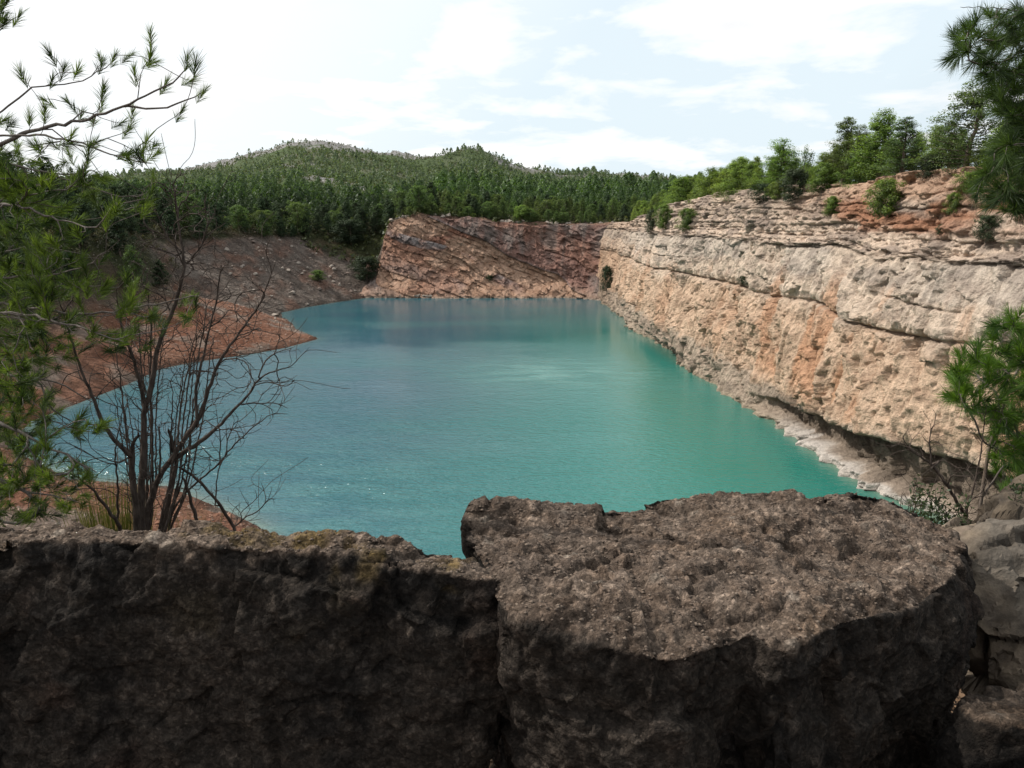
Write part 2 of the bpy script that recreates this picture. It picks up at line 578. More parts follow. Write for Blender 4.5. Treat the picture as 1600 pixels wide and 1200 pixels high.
CRK = {}
def disp_right(s, z, h, y):
    P = np.stack([s, z, np.zeros_like(s)], 1)
    wv = fbm(P, (16, 50, 1), 4, 101) * .9
    zz = z + wv + fbm(P, (3, 3, 1), 3, 102) * .25
    up = ss(21.2, 21.9, zz)
    D = fbm(P, (20, 14, 1), 3, 103) * 1.3 + fbm(P, (6, 7, 1), 4, 104) * .6
    lowm = 1 - up
    fl = fbm(P, (.9, 7, 1), 4, 105, ridge=True)
    fl2 = fbm(np.stack([s + z * .35, z, 0 * s], 1), (2.4, 9, 1), 4, 106, ridge=True)
    D += (fl * .24 + fl2 * .38) * (.25 + .75 * lowm) * ss(.5, 4, z)
    Pv = np.stack([s + z * .22, z * (.45 * lowm + 1.15 * up), 0 * s], 1)
    f1, e1 = facets(Pv, (3.0, 2.2, 1), 110, 1.3, .45 + .55 * up)
    f2, e2 = facets(Pv, (1.3, .9, 1), 120, 1.7, .3 + .7 * up)
    f3, e3 = facets(np.stack([s - z * .2, z * (.5 + .5 * up), 0 * s], 1), (.6, .45, 1), 130, 1.8, .2 + .6 * up)
    fm = ss(-.3, .5, fbm(P, (7, 5, 1), 3, 133))
    D += f1 * (.75 - .2 * up) + f2 * (.12 + .36 * fm + .1 * up) + f3 * (.08 + .12 * fm) + fbm(P, (.5, .9, 1), 4, 131) * .2 + fbm(P, (.35, 1.3, 1), 3, 134, ridge=True) * .10
    jt = fbm(P, (5.5, 60, 1), 2, 135, ridge=True)
    D -= ss(.82, .97, jt) * .5 * ss(-.2, .2, fbm(P, (10, 5, 1), 2, 136))
    D += fbm(P, (.42, 5, 1), 3, 132, ridge=True) * .13 * lowm * ss(1, 5, z)
    # joints between large blocks
    D -= .14 * ss(.10, .0, e1) * (.3 + .7 * up) + .08 * ss(.12, 0, e2) * up
    # beds
    edges = np.array([21.3, 22.0, 22.6, 23.1, 23.9, 24.5, 25.2, 26.0, 26.7, 27.4, 28.2, 29.5])
    k = np.searchsorted(edges, zz)
    rnd = _h(k, (s / 7).astype(np.int64) * 0 + 5, k * 3, 9)
    D += up * (rnd - .5) * .55 - up * .35 * ss(.6, .95, fbm(P, (2.2, 12, 1), 3, 137, ridge=True))
    g = np.zeros_like(z)
    for e, wd, dp in zip(edges, [.16, .08, .1, .1, .12, .08, .1, .1, .1, .1, .08, .08], [.9, .4, .6, .4, .6, .4, .4, .6, .4, .5, .4, .3]):
        br = ss(-.35, .25, fbm(P + e * 7, (9, 4, 1), 3, 140))
        g += groove(zz, e, wd) * dp * br * .75
    # the long open bedding crack
    c2 = 14.7 + .0 * s
    br = .45 + .55 * ss(-.4, .1, fbm(P, (12, 5, 1), 3, 150))
    g += groove(zz, c2, .17) * .95 * br
    g += groove(zz, 17.4 + fbm(P, (25, 90, 1), 2, 152), .1) * .5 * ss(0, .35, fbm(P, (14, 5, 1), 3, 151))
    D += ss(14.7, 16.0, zz) * .5
    D -= g
    # top crumbles back
    D -= ss(26.5, 29, z) * (.6 + fbm(P, (4, 2, 1), 3, 155) * .9)
    # undercut above a white ledge along the near waterline
    wn = ss(106, 92, y)
    cz = np.interp(y, [50, 70, 80, 95, 108], [5.2, 4.6, 3.6, 2.4, 1.4])
    q = ss(cz * .16, cz * .32, z) * ss(cz + .5, cz - .25, z)
    D -= wn * q * 2.4
    D += wn * ss(cz * .4, 0, z) * (.0 + .6 * fbm(P, (2, 1, 1), 4, 157))
    wm = ss(172, 160, y) * ss(130, 142, y)
    D -= wm * ss(2.6, 1.4, z) * 2.6
    D += ss(1.2, .0, z) * .3 * fbm(P, (2, 1, 1), 3, 156)
    CRK['r'] = (g, zz, q * wn, up, fl, e1, e2, f1)
    return D


def col_right(s, z, h, y, D):
    g, zz, cave, up, fl, e1, e2, f1 = CRK['r']
    n = len(s)
    P = np.stack([s, z, 0 * s], 1)
    O = np.ones((n, 1))
    a = fbm(P, (12, 7, 1), 5, 161)
    b = fbm(P, (2.5, 1.2, 1), 4, 162)
    v = fbm(P, (1.4, 14, 1), 4, 163)
    vv = fbm(P, (4, 30, 1), 3, 164)
    pale = mix(C3(.52, .445, .375), C3(.36, .305, .26), ss(-.2, .5, b)) * O
    peach = mix(C3(.50, .385, .295), C3(.38, .285, .215), ss(-.3, .5, b)) * O
    grey = mix(C3(.36, .34, .31), C3(.24, .225, .21), ss(-.3, .4, b)) * O
    orange = C3(.40, .22, .13) * O
    c = mix(peach, pale, ss(12.5, 16, zz + a * 3))
    # orange stains concentrated in vertical streaks
    so_ = ss(.05, .5, v * .6 + vv * .9 + a * .35) * ss(3, 7, z) * ss(21, 16, z)
    near = ss(120, 95, y)
    c = mix(c, orange, so_ * (.3 + .4 * near))
    # grey weathered band under the bedded top
    gb = ss(.0, .35, a + .55 * ss(2.6, .5, np.abs(zz - 19.8)) - .1) * ss(15.5, 17.5, zz)
    c = mix(c, grey * 1.15, gb * .55)
    upc = mix(C3(.48, .40, .335), C3(.28, .235, .205), ss(-.2, .4, b)) * O
    k = _h((zz * 1.2).astype(np.int64), np.zeros(n, np.int64), np.zeros(n, np.int64), 4)
    upc = upc * (.82 + .36 * k[:, None])
    c = mix(c, upc, up)
    redtop = ss(112, 88, y) * ss(-.35, .1, fbm(P, (9, 3, 1), 3, 166)) * ss(23.0, 24.6, zz + b) * ss(27.3, 26.4, zz + b * .8)
    c = mix(c, C3(.30, .15, .09) * O, redtop * .85)
    c = mix(c, C3(.36, .23, .16) * O, ss(118, 90, y) * ss(26.2, 27.4, zz) * .7)
    # grey/white rock at the foot
    cz = np.interp(y, [50, 70, 80, 95, 108, 150, 240], [5.6, 5.0, 4.4, 4.4, 4.2, 5.5, 5])
    foot = ss(cz + .6, cz - .8, z + b * 1.6 + a * 1.2)
    fc = mix(C3(.33, .285, .24), C3(.20, .175, .15), ss(-.2, .5, b)) * O
    c = mix(c, fc, foot * .85)
    c = c * (1 - .3 * cave)[:, None]  # undercut shade darkened into the rock colour
    c = c * (1 - .35 * ss(106, 92, y) * ss(1.0, 1.5, z) * ss(cz, cz - .6, z))[:, None]  # further painted shade across the undercut band near the water
    white = ss(98, 86, y) * ss(1.0, .6, z + .4 * b)
    c = mix(c, C3(.46, .445, .43) * O, white * .9)
    c = mix(c, C3(.22, .20, .15) * O, ss(.7, .1, z) * .6 * (1 - white * .7))
    c = c * (1 - .45 * np.clip(g, 0, 1))[:, None]  # cavity shade painted into the grooves on top of their real depth
    c = c * C3(1.04, .975, .915)
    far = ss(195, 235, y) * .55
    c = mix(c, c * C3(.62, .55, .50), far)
    return c


RIGHT = [(24.5, 254), (28, 239), (27.5, 210), (26.8, 175), (28, 150), (29.6, 127), (32.3, 96), (33.5, 73), (36.5, 60), (40, 45), (46, 28), (54, 10)]
_, _, LR = resample(RIGHT, 10)
# finer columns where the cliff is close to the camera
u_ = np.linspace(0, 1, 1150)
sv = LR * (1 - (1 - u_) ** 1.0)
sv = np.interp(u_, [0, .22, .86, 1], [0, LR * .40, LR * .84, LR])
M_cliff = mat_rock('limestone_face', s1=.7, s2=.14, amp=.30, bump=.9, bdist=1.0)
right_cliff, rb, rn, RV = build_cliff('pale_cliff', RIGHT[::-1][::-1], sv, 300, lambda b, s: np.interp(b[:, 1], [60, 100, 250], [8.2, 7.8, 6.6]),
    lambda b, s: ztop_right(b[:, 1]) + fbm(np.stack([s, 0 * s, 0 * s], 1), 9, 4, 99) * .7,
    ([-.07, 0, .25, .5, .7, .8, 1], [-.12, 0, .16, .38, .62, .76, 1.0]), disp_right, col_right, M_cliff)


def disp_far(s, z, h, y):
    P = np.stack([s, z, 0 * s], 1)
    # tilted strata falling to the right
    q = z + s * .42
    q2 = q + fbm(P, (22, 16, 1), 3, 201) * 3.0
    D = fbm(P, (16, 12, 1), 4, 202) * 1.9
    f1, e1 = facets(np.stack([s - z * .3, q * 1.2, 0 * s], 1), (4.2, 2.8, 1), 210, 1.2, .6)
    f2, e2 = facets(np.stack([s, q, 0 * s], 1), (1.8, 1.2, 1), 220, 1.4, .4)
    D += f1 * .8 + f2 * .42 + fbm(P, (.8, 1, 1), 3, 222) * .2
    edges = np.array([8, 14, 19, 23.5, 26.5, 28.5, 31, 34.5, 36.3, 38, 44, 51.])
    k = np.searchsorted(edges, q2)
    rnd = _h(k, k * 0 + 3, k * 0, 5)
    D += (rnd - .5) * 1.2
    g = 0
    for e in edges:
        g = np.maximum(g, np.exp(-((q2 - e) / .24) ** 2) * ss(-.3, .2, fbm(P + e, (9, 9, 1), 3, 207)))
    D -= g * .45
    D += 2.2 * ss(5, 0, z + 3 * fbm(P, (7, 3, 1), 3, 209))
    fl = fbm(P, (1.9, 6, 1), 4, 205, ridge=True)
    D += fl * .4 * ss(-1, 3, q - 38)
    D += ss(6, 0, z) * 1.5
    D -= ss(22, 26, z) * 1.2
    CRK['f'] = (g, q2, rnd, e1)
    return D


def col_far(s, z, h, y, D):
    g, q2, rnd, e1 = CRK['f']
    n = len(s)
    O = np.ones((n, 1))
    P = np.stack([s, z, 0 * s], 1)
    a = fbm(P, (10, 6, 1), 5, 231)
    b = fbm(P, (2, 1.5, 1), 4, 232)
    v = fbm(P, (1.8, 16, 1), 4, 233)
    red = mix(C3(.27, .145, .10), C3(.20, .12, .092), ss(-.3, .4, b)) * O
    tan = mix(C3(.36, .255, .185), C3(.27, .18, .125), ss(-.3, .4, b)) * O
    grey = mix(C3(.20, .19, .185), C3(.14, .13, .125), ss(-.3, .4, b)) * O
    c = mix(tan, red, ss(-.1, .25, a + (rnd - .5) * .8))
    c = mix(c, grey, ss(.62, .75, rnd + a * .25) * .95)
    # upper right: dark red and grey vertical streaks
    ur = ss(37.5, 39, q2)
    c = mix(c, mix(C3(.20, .115, .09) * O, C3(.155, .13, .115) * O, ss(-.3, .4, v * .5 + a * .8 + b * .3)), ur * .85)
    c = mix(c, C3(.30, .185, .13) * O, ss(30, 26, q2) * ss(-.5, .3, a) * .8)
    low = ss(4, 1, z + a * 2)
    c = mix(c, tan * .9, low * .6)
    c = c * (1 - .28 * g)[:, None] * C3(1.15, 1.06, 1.04)
    c = mix(c, C3(.20, .19, .16) * O, ss(.8, .2, z) * .5)
    return c


FAR = [(-58, 262), (-52, 256), (-45, 251.5), (-30, 250), (-15, 250), (0, 250), (12, 250), (24, 247), (32, 242)]
_, _, LF = resample(FAR, 10)
M_far = mat_rock('red_rock_face', s1=.9, s2=.22, amp=.3, bump=.9, bdist=1.0)
far_cliff, fb, fn, FV = build_cliff('red_rock_cliff', FAR, np.linspace(0, LF, 520), 170, lambda b, s: np.full(len(s), 11.0),
    lambda b, s: np.interp(b[:, 0], [-52, -48, -45, -42, -38, -33, -12, 5, 30], [8, 12, 16, 19.5, 23, 25.6, 24.4, 22.8, 22.8]) + fbm(np.stack([s, 0 * s, 0 * s], 1), 7, 4, 98) * 1.3,
    ([-.07, 0, .5, 1], [-.15, 0, .55, 1.0]), disp_far, col_far, M_far)

# ------------------------------------------------------------------ lake
ax = np.linspace(-75, 55, 150)
ay = np.linspace(20, 262, 260)
X, Y_ = np.meshgrid(ax, ay, indexing='ij')
dsh = shore_d(X.ravel(), Y_.ravel())
shal = np.exp(-np.maximum(-dsh, 0) / 1.1) * (.25 + .3 * ss(110, 80, Y_.ravel()))
# greener and clearer towards the foot of the pale cliff
tq = ss(-22, 24, X.ravel() + (150 - Y_.ravel()) * .05) * ss(260, 130, Y_.ravel())
gl = np.exp(-((X.ravel() - 7) / 13) ** 2 - ((Y_.ravel() - 126) / 11) ** 2) + .3 * ss(110, 60, Y_.ravel()) * ss(5, -15, X.ravel())  # third channel: sheen patch painted into the water colour, also ruffled by the bump
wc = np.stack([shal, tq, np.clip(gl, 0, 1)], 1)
m = bpy.data.materials.new('turquoise_water')
m.use_nodes = True
t = NT(m.node_tree)
at_ = t.n('ShaderNodeSeparateColor', i_0=t.n('ShaderNodeAttribute', attribute_name='Col').outputs['Color'])
co = t.n('ShaderNodeNewGeometry').outputs['Position']
big = t.n('ShaderNodeTexNoise', i_Vector=t.n('ShaderNodeMapping', i_Vector=co, i_Scale=(.022, .05, 1)).outputs[0], i_Scale=1.0, i_Detail=4.0, i_Roughness=.55).outputs[0]
c = t.mixc(at_.outputs[1], (.016, .080, .112), (.012, .145, .115))
c = t.mixc(t.rng(big, .4, .7, 0, .3), c, (.04, .20, .19))
c = t.mixc(at_.outputs[0], c, (.20, .21, .14))
rip = t.n('ShaderNodeTexNoise', i_Vector=t.n('ShaderNodeMapping', i_Vector=co, i_Scale=(1.1, 1.9, 1), i_Rotation=(0, 0, .35)).outputs[0], i_Scale=1.0, i_Detail=3.0, i_Roughness=.6).outputs[0]
rip2 = t.n('ShaderNodeTexNoise', i_Vector=t.n('ShaderNodeMapping', i_Vector=co, i_Scale=(.25, .6, 1), i_Rotation=(0, 0, -.2)).outputs[0], i_Scale=1.0, i_Detail=2.0).outputs[0]
h = t.math('ADD', t.math('MULTIPLY', rip, .26), t.math('MULTIPLY', rip2, .18))
bst = t.math('MULTIPLY', t.rng(big, .32, .62, .35, 1.0), t.rng(at_.outputs[1], .2, 1, 1.0, .4))
py_ = t.n('ShaderNodeSeparateXYZ', i_0=co).outputs[1]
bst = t.math('MULTIPLY', bst, t.rng(py_, 85, 160, 1.0, .16))
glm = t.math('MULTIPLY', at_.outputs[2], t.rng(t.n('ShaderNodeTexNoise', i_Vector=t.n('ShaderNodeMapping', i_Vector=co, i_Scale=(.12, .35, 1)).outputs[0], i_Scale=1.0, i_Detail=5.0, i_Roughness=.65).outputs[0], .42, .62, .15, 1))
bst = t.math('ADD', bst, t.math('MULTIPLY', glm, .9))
c = t.mixc(t.math('MULTIPLY', glm, .8), c, (.16, .34, .32))  # paints the pale sheen into the base colour
b = t.n('ShaderNodeBump', i_Strength=bst, i_Distance=1.6, i_Height=h).outputs[0]
p = t.n('ShaderNodeBsdfPrincipled', i_Base_Color=c, i_Roughness=.12, i_IOR=1.333, i_Normal=b)
t.l(p.outputs[0], t.n('ShaderNodeOutputMaterial').inputs[0])
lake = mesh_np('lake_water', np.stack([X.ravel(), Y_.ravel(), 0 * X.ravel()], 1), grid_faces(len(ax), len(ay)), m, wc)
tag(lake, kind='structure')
# ------------------------------------------------------------------ foliage builders
def rand_unit(n, g):
    v = g.normal(size=(n, 3))
    return v / np.linalg.norm(v, axis=1)[:, None]


def leaf_tris(C, Nrm, size, g, aspect=.55):
    """one kite-like leaf spray per centre"""
    n = len(C)
    a = rand_unit(n, g)
    a -= (a * Nrm).sum(1)[:, None] * Nrm
    a /= np.linalg.norm(a, axis=1)[:, None] + 1e-9
    b = np.cross(Nrm, a)
    s = size[:, None]
    V = np.stack([C - a * s * .6, C + b * s * aspect * .6 + a * s * .1, C + a * s * .75, C - b * s * aspect * .6 + a * s * .05], 1).reshape(-1, 3)
    Fq = np.arange(n * 4).reshape(n, 4)
    return V, Fq


def crown_mesh(name, seed, H, W, mat, low=.08, prof='pine', leaf=.17, per=46, limbs=30, dark=(.022, .038, .012), light=(.085, .135, .03), clr=.12, lean=0.0, sparse=0.0):
    g = np.random.default_rng(seed)
    Cs, Ns, Ss, Ks = [], [], [], []
    ends = []
    for i in range(limbs):
        zr = low + (1 - low) * ((i + .5) / limbs) ** .9
        an = i * 2.39996 + g.normal() * .35
        k = (zr - low) / (1 - low)
        if prof == 'pine':
            pr = min(1, .78 + 1.2 * k) * (1 - k) ** .72 + .05
        elif prof == 'round':
            pr = math.sqrt(max(0.02, 1 - (2 * k - .85) ** 2 * .75)) * .95 if k < .97 else .3
        else:
            pr = min(1, .35 + 1.2 * k) * (1 - k ** 2.6) ** .6 + .04
        L = W / 2 * pr * g.uniform(.62, 1.18)
        for q in ((.35, .62, .95) if L > .25 * W / 2 else (.9,)):
            if g.random() < sparse: continue
            x = math.cos(an) * L * q + lean * k * H + g.normal() * .03 * W
            y = math.sin(an) * L * q + g.normal() * .03 * W
            z = zr * H + L * q * .38 * (1 - k * .3) - .06 * H * (q > .5) * (1 - k) + g.normal() * .015 * H
            z = min(z, H * 1.0)
            r = W * clr * g.uniform(.7, 1.25) * (.65 + .35 * (1 - k))
            n = int(per * g.uniform(.7, 1.2))
            u = rand_unit(n, g)
            rad = g.random(n) ** .45
            C = np.array([x, y, z]) + u * rad[:, None] * np.array([r, r, r * .82])
            Nn = u * .7 + np.array([x, y, 0]) / (W + .01) * .9 + np.array([0, 0, .7]) + g.normal(size=(n, 3)) * .45
            Nn /= np.linalg.norm(Nn, axis=1)[:, None]
            Cs.append(C); Ns.append(Nn)
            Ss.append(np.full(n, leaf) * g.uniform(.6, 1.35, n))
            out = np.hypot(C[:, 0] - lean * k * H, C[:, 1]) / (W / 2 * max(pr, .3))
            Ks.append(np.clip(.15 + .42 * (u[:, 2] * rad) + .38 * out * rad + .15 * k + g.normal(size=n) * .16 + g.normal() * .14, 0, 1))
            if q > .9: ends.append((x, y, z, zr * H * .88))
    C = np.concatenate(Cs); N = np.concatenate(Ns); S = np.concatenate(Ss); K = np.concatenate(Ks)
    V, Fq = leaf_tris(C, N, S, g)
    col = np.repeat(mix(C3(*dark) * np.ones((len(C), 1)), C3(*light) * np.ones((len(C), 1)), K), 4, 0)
    me = mesh_np(name, V, Fq, mat, col, link=False, smooth=False)
    return me, ends


def tube(P, Rd, sides=6):
    """P (n,3), Rd (n,) -> verts, quads"""
    P = np.asarray(P, float)
    n = len(P)
    T = np.gradient(P, axis=0)
    T /= np.linalg.norm(T, axis=1)[:, None] + 1e-12
    ref = np.array([0, 0, 1.0]) if abs(T[:, 2]).mean() < .8 else np.array([1.0, 0, 0])
    A = np.cross(T, ref)
    A /= np.linalg.norm(A, axis=1)[:, None] + 1e-12
    B = np.cross(T, A)
    th = np.linspace(0, 2 * np.pi, sides, endpoint=False)
    V = P[:, None, :] + np.asarray(Rd)[:, None, None] * (np.cos(th)[None, :, None] * A[:, None, :] + np.sin(th)[None, :, None] * B[:, None, :])
    i = np.arange(n - 1)[:, None]
    j = np.arange(sides)[None, :]
    Fq = np.stack([i * sides + j, i * sides + (j + 1) % sides, (i + 1) * sides + (j + 1) % sides, (i + 1) * sides + j], -1).reshape(-1, 4)
    return V.reshape(-1, 3), Fq


class Acc:
    def __init__(s): s.V, s.F, s.C, s.n = [], {}, [], 0
    def add(s, V, Fq, col=None):
        s.F.setdefault(Fq.shape[1], []).append(Fq + s.n)
        s.V.append(V); s.n += len(V)
        if col is not None: s.C.append(np.broadcast_to(col, (len(V), 3)))
    def make(s, name, mat, parent=None, smooth=True, link=True):
        return mesh_np(name, np.concatenate(s.V), [np.concatenate(f) for f in s.F.values()], mat, np.concatenate(s.C) if s.C else None, parent, smooth, link)


M_pine = mat_leaf('pine_foliage', hue=.018, val=.22)
M_dark = mat_leaf('dark_foliage', hue=.015, val=.2, trans=.2)
M_bark = mat_bark('pine_bark', (.10, .075, .055), (.20, .165, .14), 14)


def trunk_mesh(name, seed, H, ends, r0, lean=0.0):
    g = np.random.default_rng(seed + 500)
    a = Acc()
    zz = np.linspace(-.5, H * .93, 14)
    wob = np.cumsum(g.normal(size=(14, 2)) * .012 * H, axis=0)
    P = np.stack([wob[:, 0] * .5 + lean * zz, wob[:, 1] * .5, zz], 1)
    a.add(*tube(P, r0 * (1.05 - .93 * np.clip(zz / H, 0, 1)), 8))
    for (x, y, z, zb) in ends:
        b = np.array([np.interp(zb, zz, P[:, 0]), np.interp(zb, zz, P[:, 1]), zb])
        e = np.array([x, y, z])
        m = (b + e) / 2 + np.array([0, 0, -.04 * H])
        tt = np.linspace(0, 1, 6)[:, None]
        Q = b * (1 - tt) ** 2 + 2 * m * tt * (1 - tt) + e * tt ** 2
        a.add(*tube(Q, r0 * .28 * (1 - .8 * tt[:, 0]), 5))
    return a.make(name, M_bark, link=False)


PROTO = {}
def proto(key, seed, H, W, **kw):
    r0 = kw.pop('r0', .02 * H)
    mat = kw.pop('mat', M_pine)
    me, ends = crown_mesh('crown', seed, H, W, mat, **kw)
    tr = trunk_mesh('trunk', seed, H, ends, r0, kw.get('lean', 0))
    PROTO[key] = (me, tr, H, W)


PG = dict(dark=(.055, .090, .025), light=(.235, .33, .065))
for q in range(4):
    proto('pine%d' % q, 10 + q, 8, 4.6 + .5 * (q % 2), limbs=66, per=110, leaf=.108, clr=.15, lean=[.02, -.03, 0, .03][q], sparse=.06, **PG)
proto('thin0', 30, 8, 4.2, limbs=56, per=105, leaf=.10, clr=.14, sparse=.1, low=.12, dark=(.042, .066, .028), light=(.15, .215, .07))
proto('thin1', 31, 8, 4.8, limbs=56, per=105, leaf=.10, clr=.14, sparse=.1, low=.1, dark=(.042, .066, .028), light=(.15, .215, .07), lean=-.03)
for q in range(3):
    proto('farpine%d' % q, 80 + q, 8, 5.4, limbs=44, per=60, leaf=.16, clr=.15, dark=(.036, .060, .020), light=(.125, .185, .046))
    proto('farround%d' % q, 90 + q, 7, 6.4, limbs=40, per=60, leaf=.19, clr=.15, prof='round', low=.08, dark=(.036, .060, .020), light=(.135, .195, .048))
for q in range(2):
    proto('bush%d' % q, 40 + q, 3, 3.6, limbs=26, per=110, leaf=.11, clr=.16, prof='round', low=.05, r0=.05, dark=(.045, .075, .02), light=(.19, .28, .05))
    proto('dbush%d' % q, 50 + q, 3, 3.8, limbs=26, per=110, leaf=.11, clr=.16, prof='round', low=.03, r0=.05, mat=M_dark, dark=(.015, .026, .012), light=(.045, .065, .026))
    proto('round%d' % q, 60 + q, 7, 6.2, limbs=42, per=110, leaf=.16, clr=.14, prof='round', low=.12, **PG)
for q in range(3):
    proto('dark%d' % q, 70 + q, 9, 6.4, limbs=40, per=95, leaf=.2, clr=.14, prof=['pine', 'round', 'pine'][q], low=.08, mat=M_dark, dark=(.014, .026, .012), light=(.045, .075, .026))  # leaves darkened to hold the cloud shade of the left woods


def place(key, x, y, h, wfac=1.0, z=None, name='pine_tree', label=None, cat='tree', group=None, rz=None, crown='crown', trunk='trunk'):
    me, tr, H, W = PROTO[key]
    if z is None: z = gz(x, y)
    o = empty(name, (x, y, z - .05), random.uniform(0, 6.28) if rz is None else rz)
    s = h / H
    o.scale = (s * wfac, s * wfac, s)
    tag(o, label, cat, group)
    for nm, m in ((crown, me), (trunk, tr)):
        c = bpy.data.objects.new(nm, m)
        COL.objects.link(c)
        c.parent = o
    return o


def surf_right(px, py):
    """nearest cliff-sheet vertex to the photo direction (built position, used as an ordinary 3-D anchor)"""
    A = RV.reshape(-1, 3)
    t1 = (A[:, 2] - CZ)
    fy = A[:, 1] * math.cos(TH) - t1 * math.sin(TH)
    uy = A[:, 1] * math.sin(TH) + t1 * math.cos(TH)
    X = 800 + F * A[:, 0] / fy
    Yp = 600 - F * uy / fy
    d = (X - px) ** 2 + (Yp - py) ** 2 + np.where(fy < 1, 1e9, 0)
    near = np.where(d < d.min() + 30)[0]
    return A[near[np.argmin(fy[near])]]


def rim_x(Y):
    return np.interp(Y, [45, 60, 73, 96, 127, 150, 175, 240], [40, 36.5, 33.5, 32.3, 29.6, 28, 27, 28]) + np.interp(Y, [100, 240], [9.4, 8.2])


# trees standing along the top of the pale cliff: (px, top y, width px, kind, label)
g0 = np.random.default_rng(88)
G1 = 'pines along the top of the pale cliff'
rows = [
    (1062, 276, 330, 46, 'pine0', 'small green pine at the far end of the row on the pale cliff top'),
    (1085, 300, 328, 34, 'round0', 'low rounded pine near the far end of the pale cliff top'),
    (1106, 263, 322, 40, 'pine1', 'narrow pine left of the broad pair on the pale cliff top'),
    (1132, 262, 318, 44, 'pine2', 'left pine of the broad pair midway along the pale cliff top'),
    (1158, 246, 315, 56, 'pine3', 'broad full pine midway along the pale cliff top'),
    (1183, 262, 310, 40, 'pine0', 'pine in the gap before the lone pointed pine on the cliff top'),
    (1220, 218, 304, 50, 'pine1', 'lone pointed pine standing taller than its neighbours on the cliff top'),
    (1257, 234, 300, 40, 'thin1', 'slim pine with open crown just right of the pointed pine'),
    (1283, 238, 300, 36, 'pine0', 'short pine between the slim pine and the tall clump'),
    (1316, 184, 292, 56, 'thin0', 'tall grey green pine at the left side of the tall clump'),
    (1343, 196, 290, 44, 'thin1', 'open grey green pine inside the tall clump on the cliff top'),
    (1372, 172, 286, 66, 'pine2', 'tallest bright green pine in the middle of the clump'),
    (1408, 184, 280, 52, 'thin0', 'sparse see-through pine at the right side of the tall clump'),
    (1340, 236, 290, 50, 'pine3', 'short bright pine in front of the tall clump'),
    (1505, 122, 274, 92, 'thin1', 'big grey green pine beside the dark bush near the photo right edge'),
    (1478, 190, 274, 40, 'thin0', 'lower grey green pine leaning left of the big cliff-top pine'),
    (1565, 190, 290, 105, 'pine1', 'bright green pine in front of the big one at the right edge'),
    (1620, 130, 300, 110, 'pine3', 'large pine partly out of frame at the right edge of the cliff top'),
    (1535, 232, 280, 60, 'round1', 'low round pine at the foot of the bright right-hand pine'),
]
for (px, ty, by, wpx, key, lab) in rows:
    u = (px - 800) / F
    dy = math.cos(TH) + (600 - by) / F * math.sin(TH)
    Yp, ex_ = 41 / u * dy, random.uniform(0, 1.6)
    for _ in range(12):
        X0 = rim_x(Yp) + ex_
        Yp = .5 * Yp + .5 * X0 / u * dy
    X0 = Yp / dy * u
    z = gz(X0, Yp)
    top = at(px, ty, Yp)[2]
    h = max(2.2, top - z)
    w_m = wpx / F * (Yp / dy)
    me, tr, H, W = PROTO[key]
    place(key, X0, Yp, h, wfac=min(1.7, (w_m / W) / (h / H) * 1.75), z=z, label=lab, group=G1)
for k in range(72):
    px = g0.uniform(1000, 1450)
    u = (px - 800) / F; Yp = 90.; ex_ = g0.uniform(-1.6, .2)
    for _ in range(12): Yp = .5 * Yp + .5 * (rim_x(Yp) + ex_) / u * 1.045
    X0 = Yp * u / 1.045
    place(['bush0', 'bush1', 'pine3', 'dbush0', 'round0', 'bush1', 'pine0'][k % 7], X0, Yp, g0.uniform(2.0, 4.4), wfac=1.25, name='bush', cat='bush', label='low green bush in the thicket lining the pale cliff rim', group='bushes lining the pale cliff rim')
for k in range(64):
    Yp = g0.uniform(82, 245) if k < 40 else g0.uniform(88, 165); X0 = rim_x(Yp) + g0.uniform(-.3, 4) + (k >= 40) * 2
    place(['pine0', 'pine1', 'pine2', 'pine3', 'thin0'][k % 5], X0, Yp, g0.uniform(4, 6.8) if Yp > 130 else g0.uniform(3, 5.4), wfac=1.3, label='small bright green pine filling the belt along the pale cliff top', group='small pines in the cliff-top belt')
# second row and fill behind the rim
for k in range(24):
    Yp = random.uniform(95, 250)
    X0 = random.uniform(43, 56) if Yp > 140 else random.uniform(45, 56)
    place(random.choice(['pine0', 'pine1', 'pine2', 'pine3', 'thin0', 'round0']), X0, Yp, random.uniform(3.2, 5.4) if Yp < 170 else random.uniform(4.5, 6.5), label='small green pine in the band behind the row on the pale cliff top', group='pines behind the cliff-top row')
for k in range(26):
    Yp = random.uniform(165, 262)
    X0 = np.interp(Yp, [165, 240, 262], [38.5, 35.5, 35.5]) + random.uniform(-.5, 6)
    place(random.choice(['pine0', 'pine1', 'pine2', 'pine3', 'round1', 'round0']), X0, Yp, random.uniform(3.5, 6.0), label='bushy green pine crowding the far end of the pale cliff rim', group='pines crowding the far end of the pale cliff')
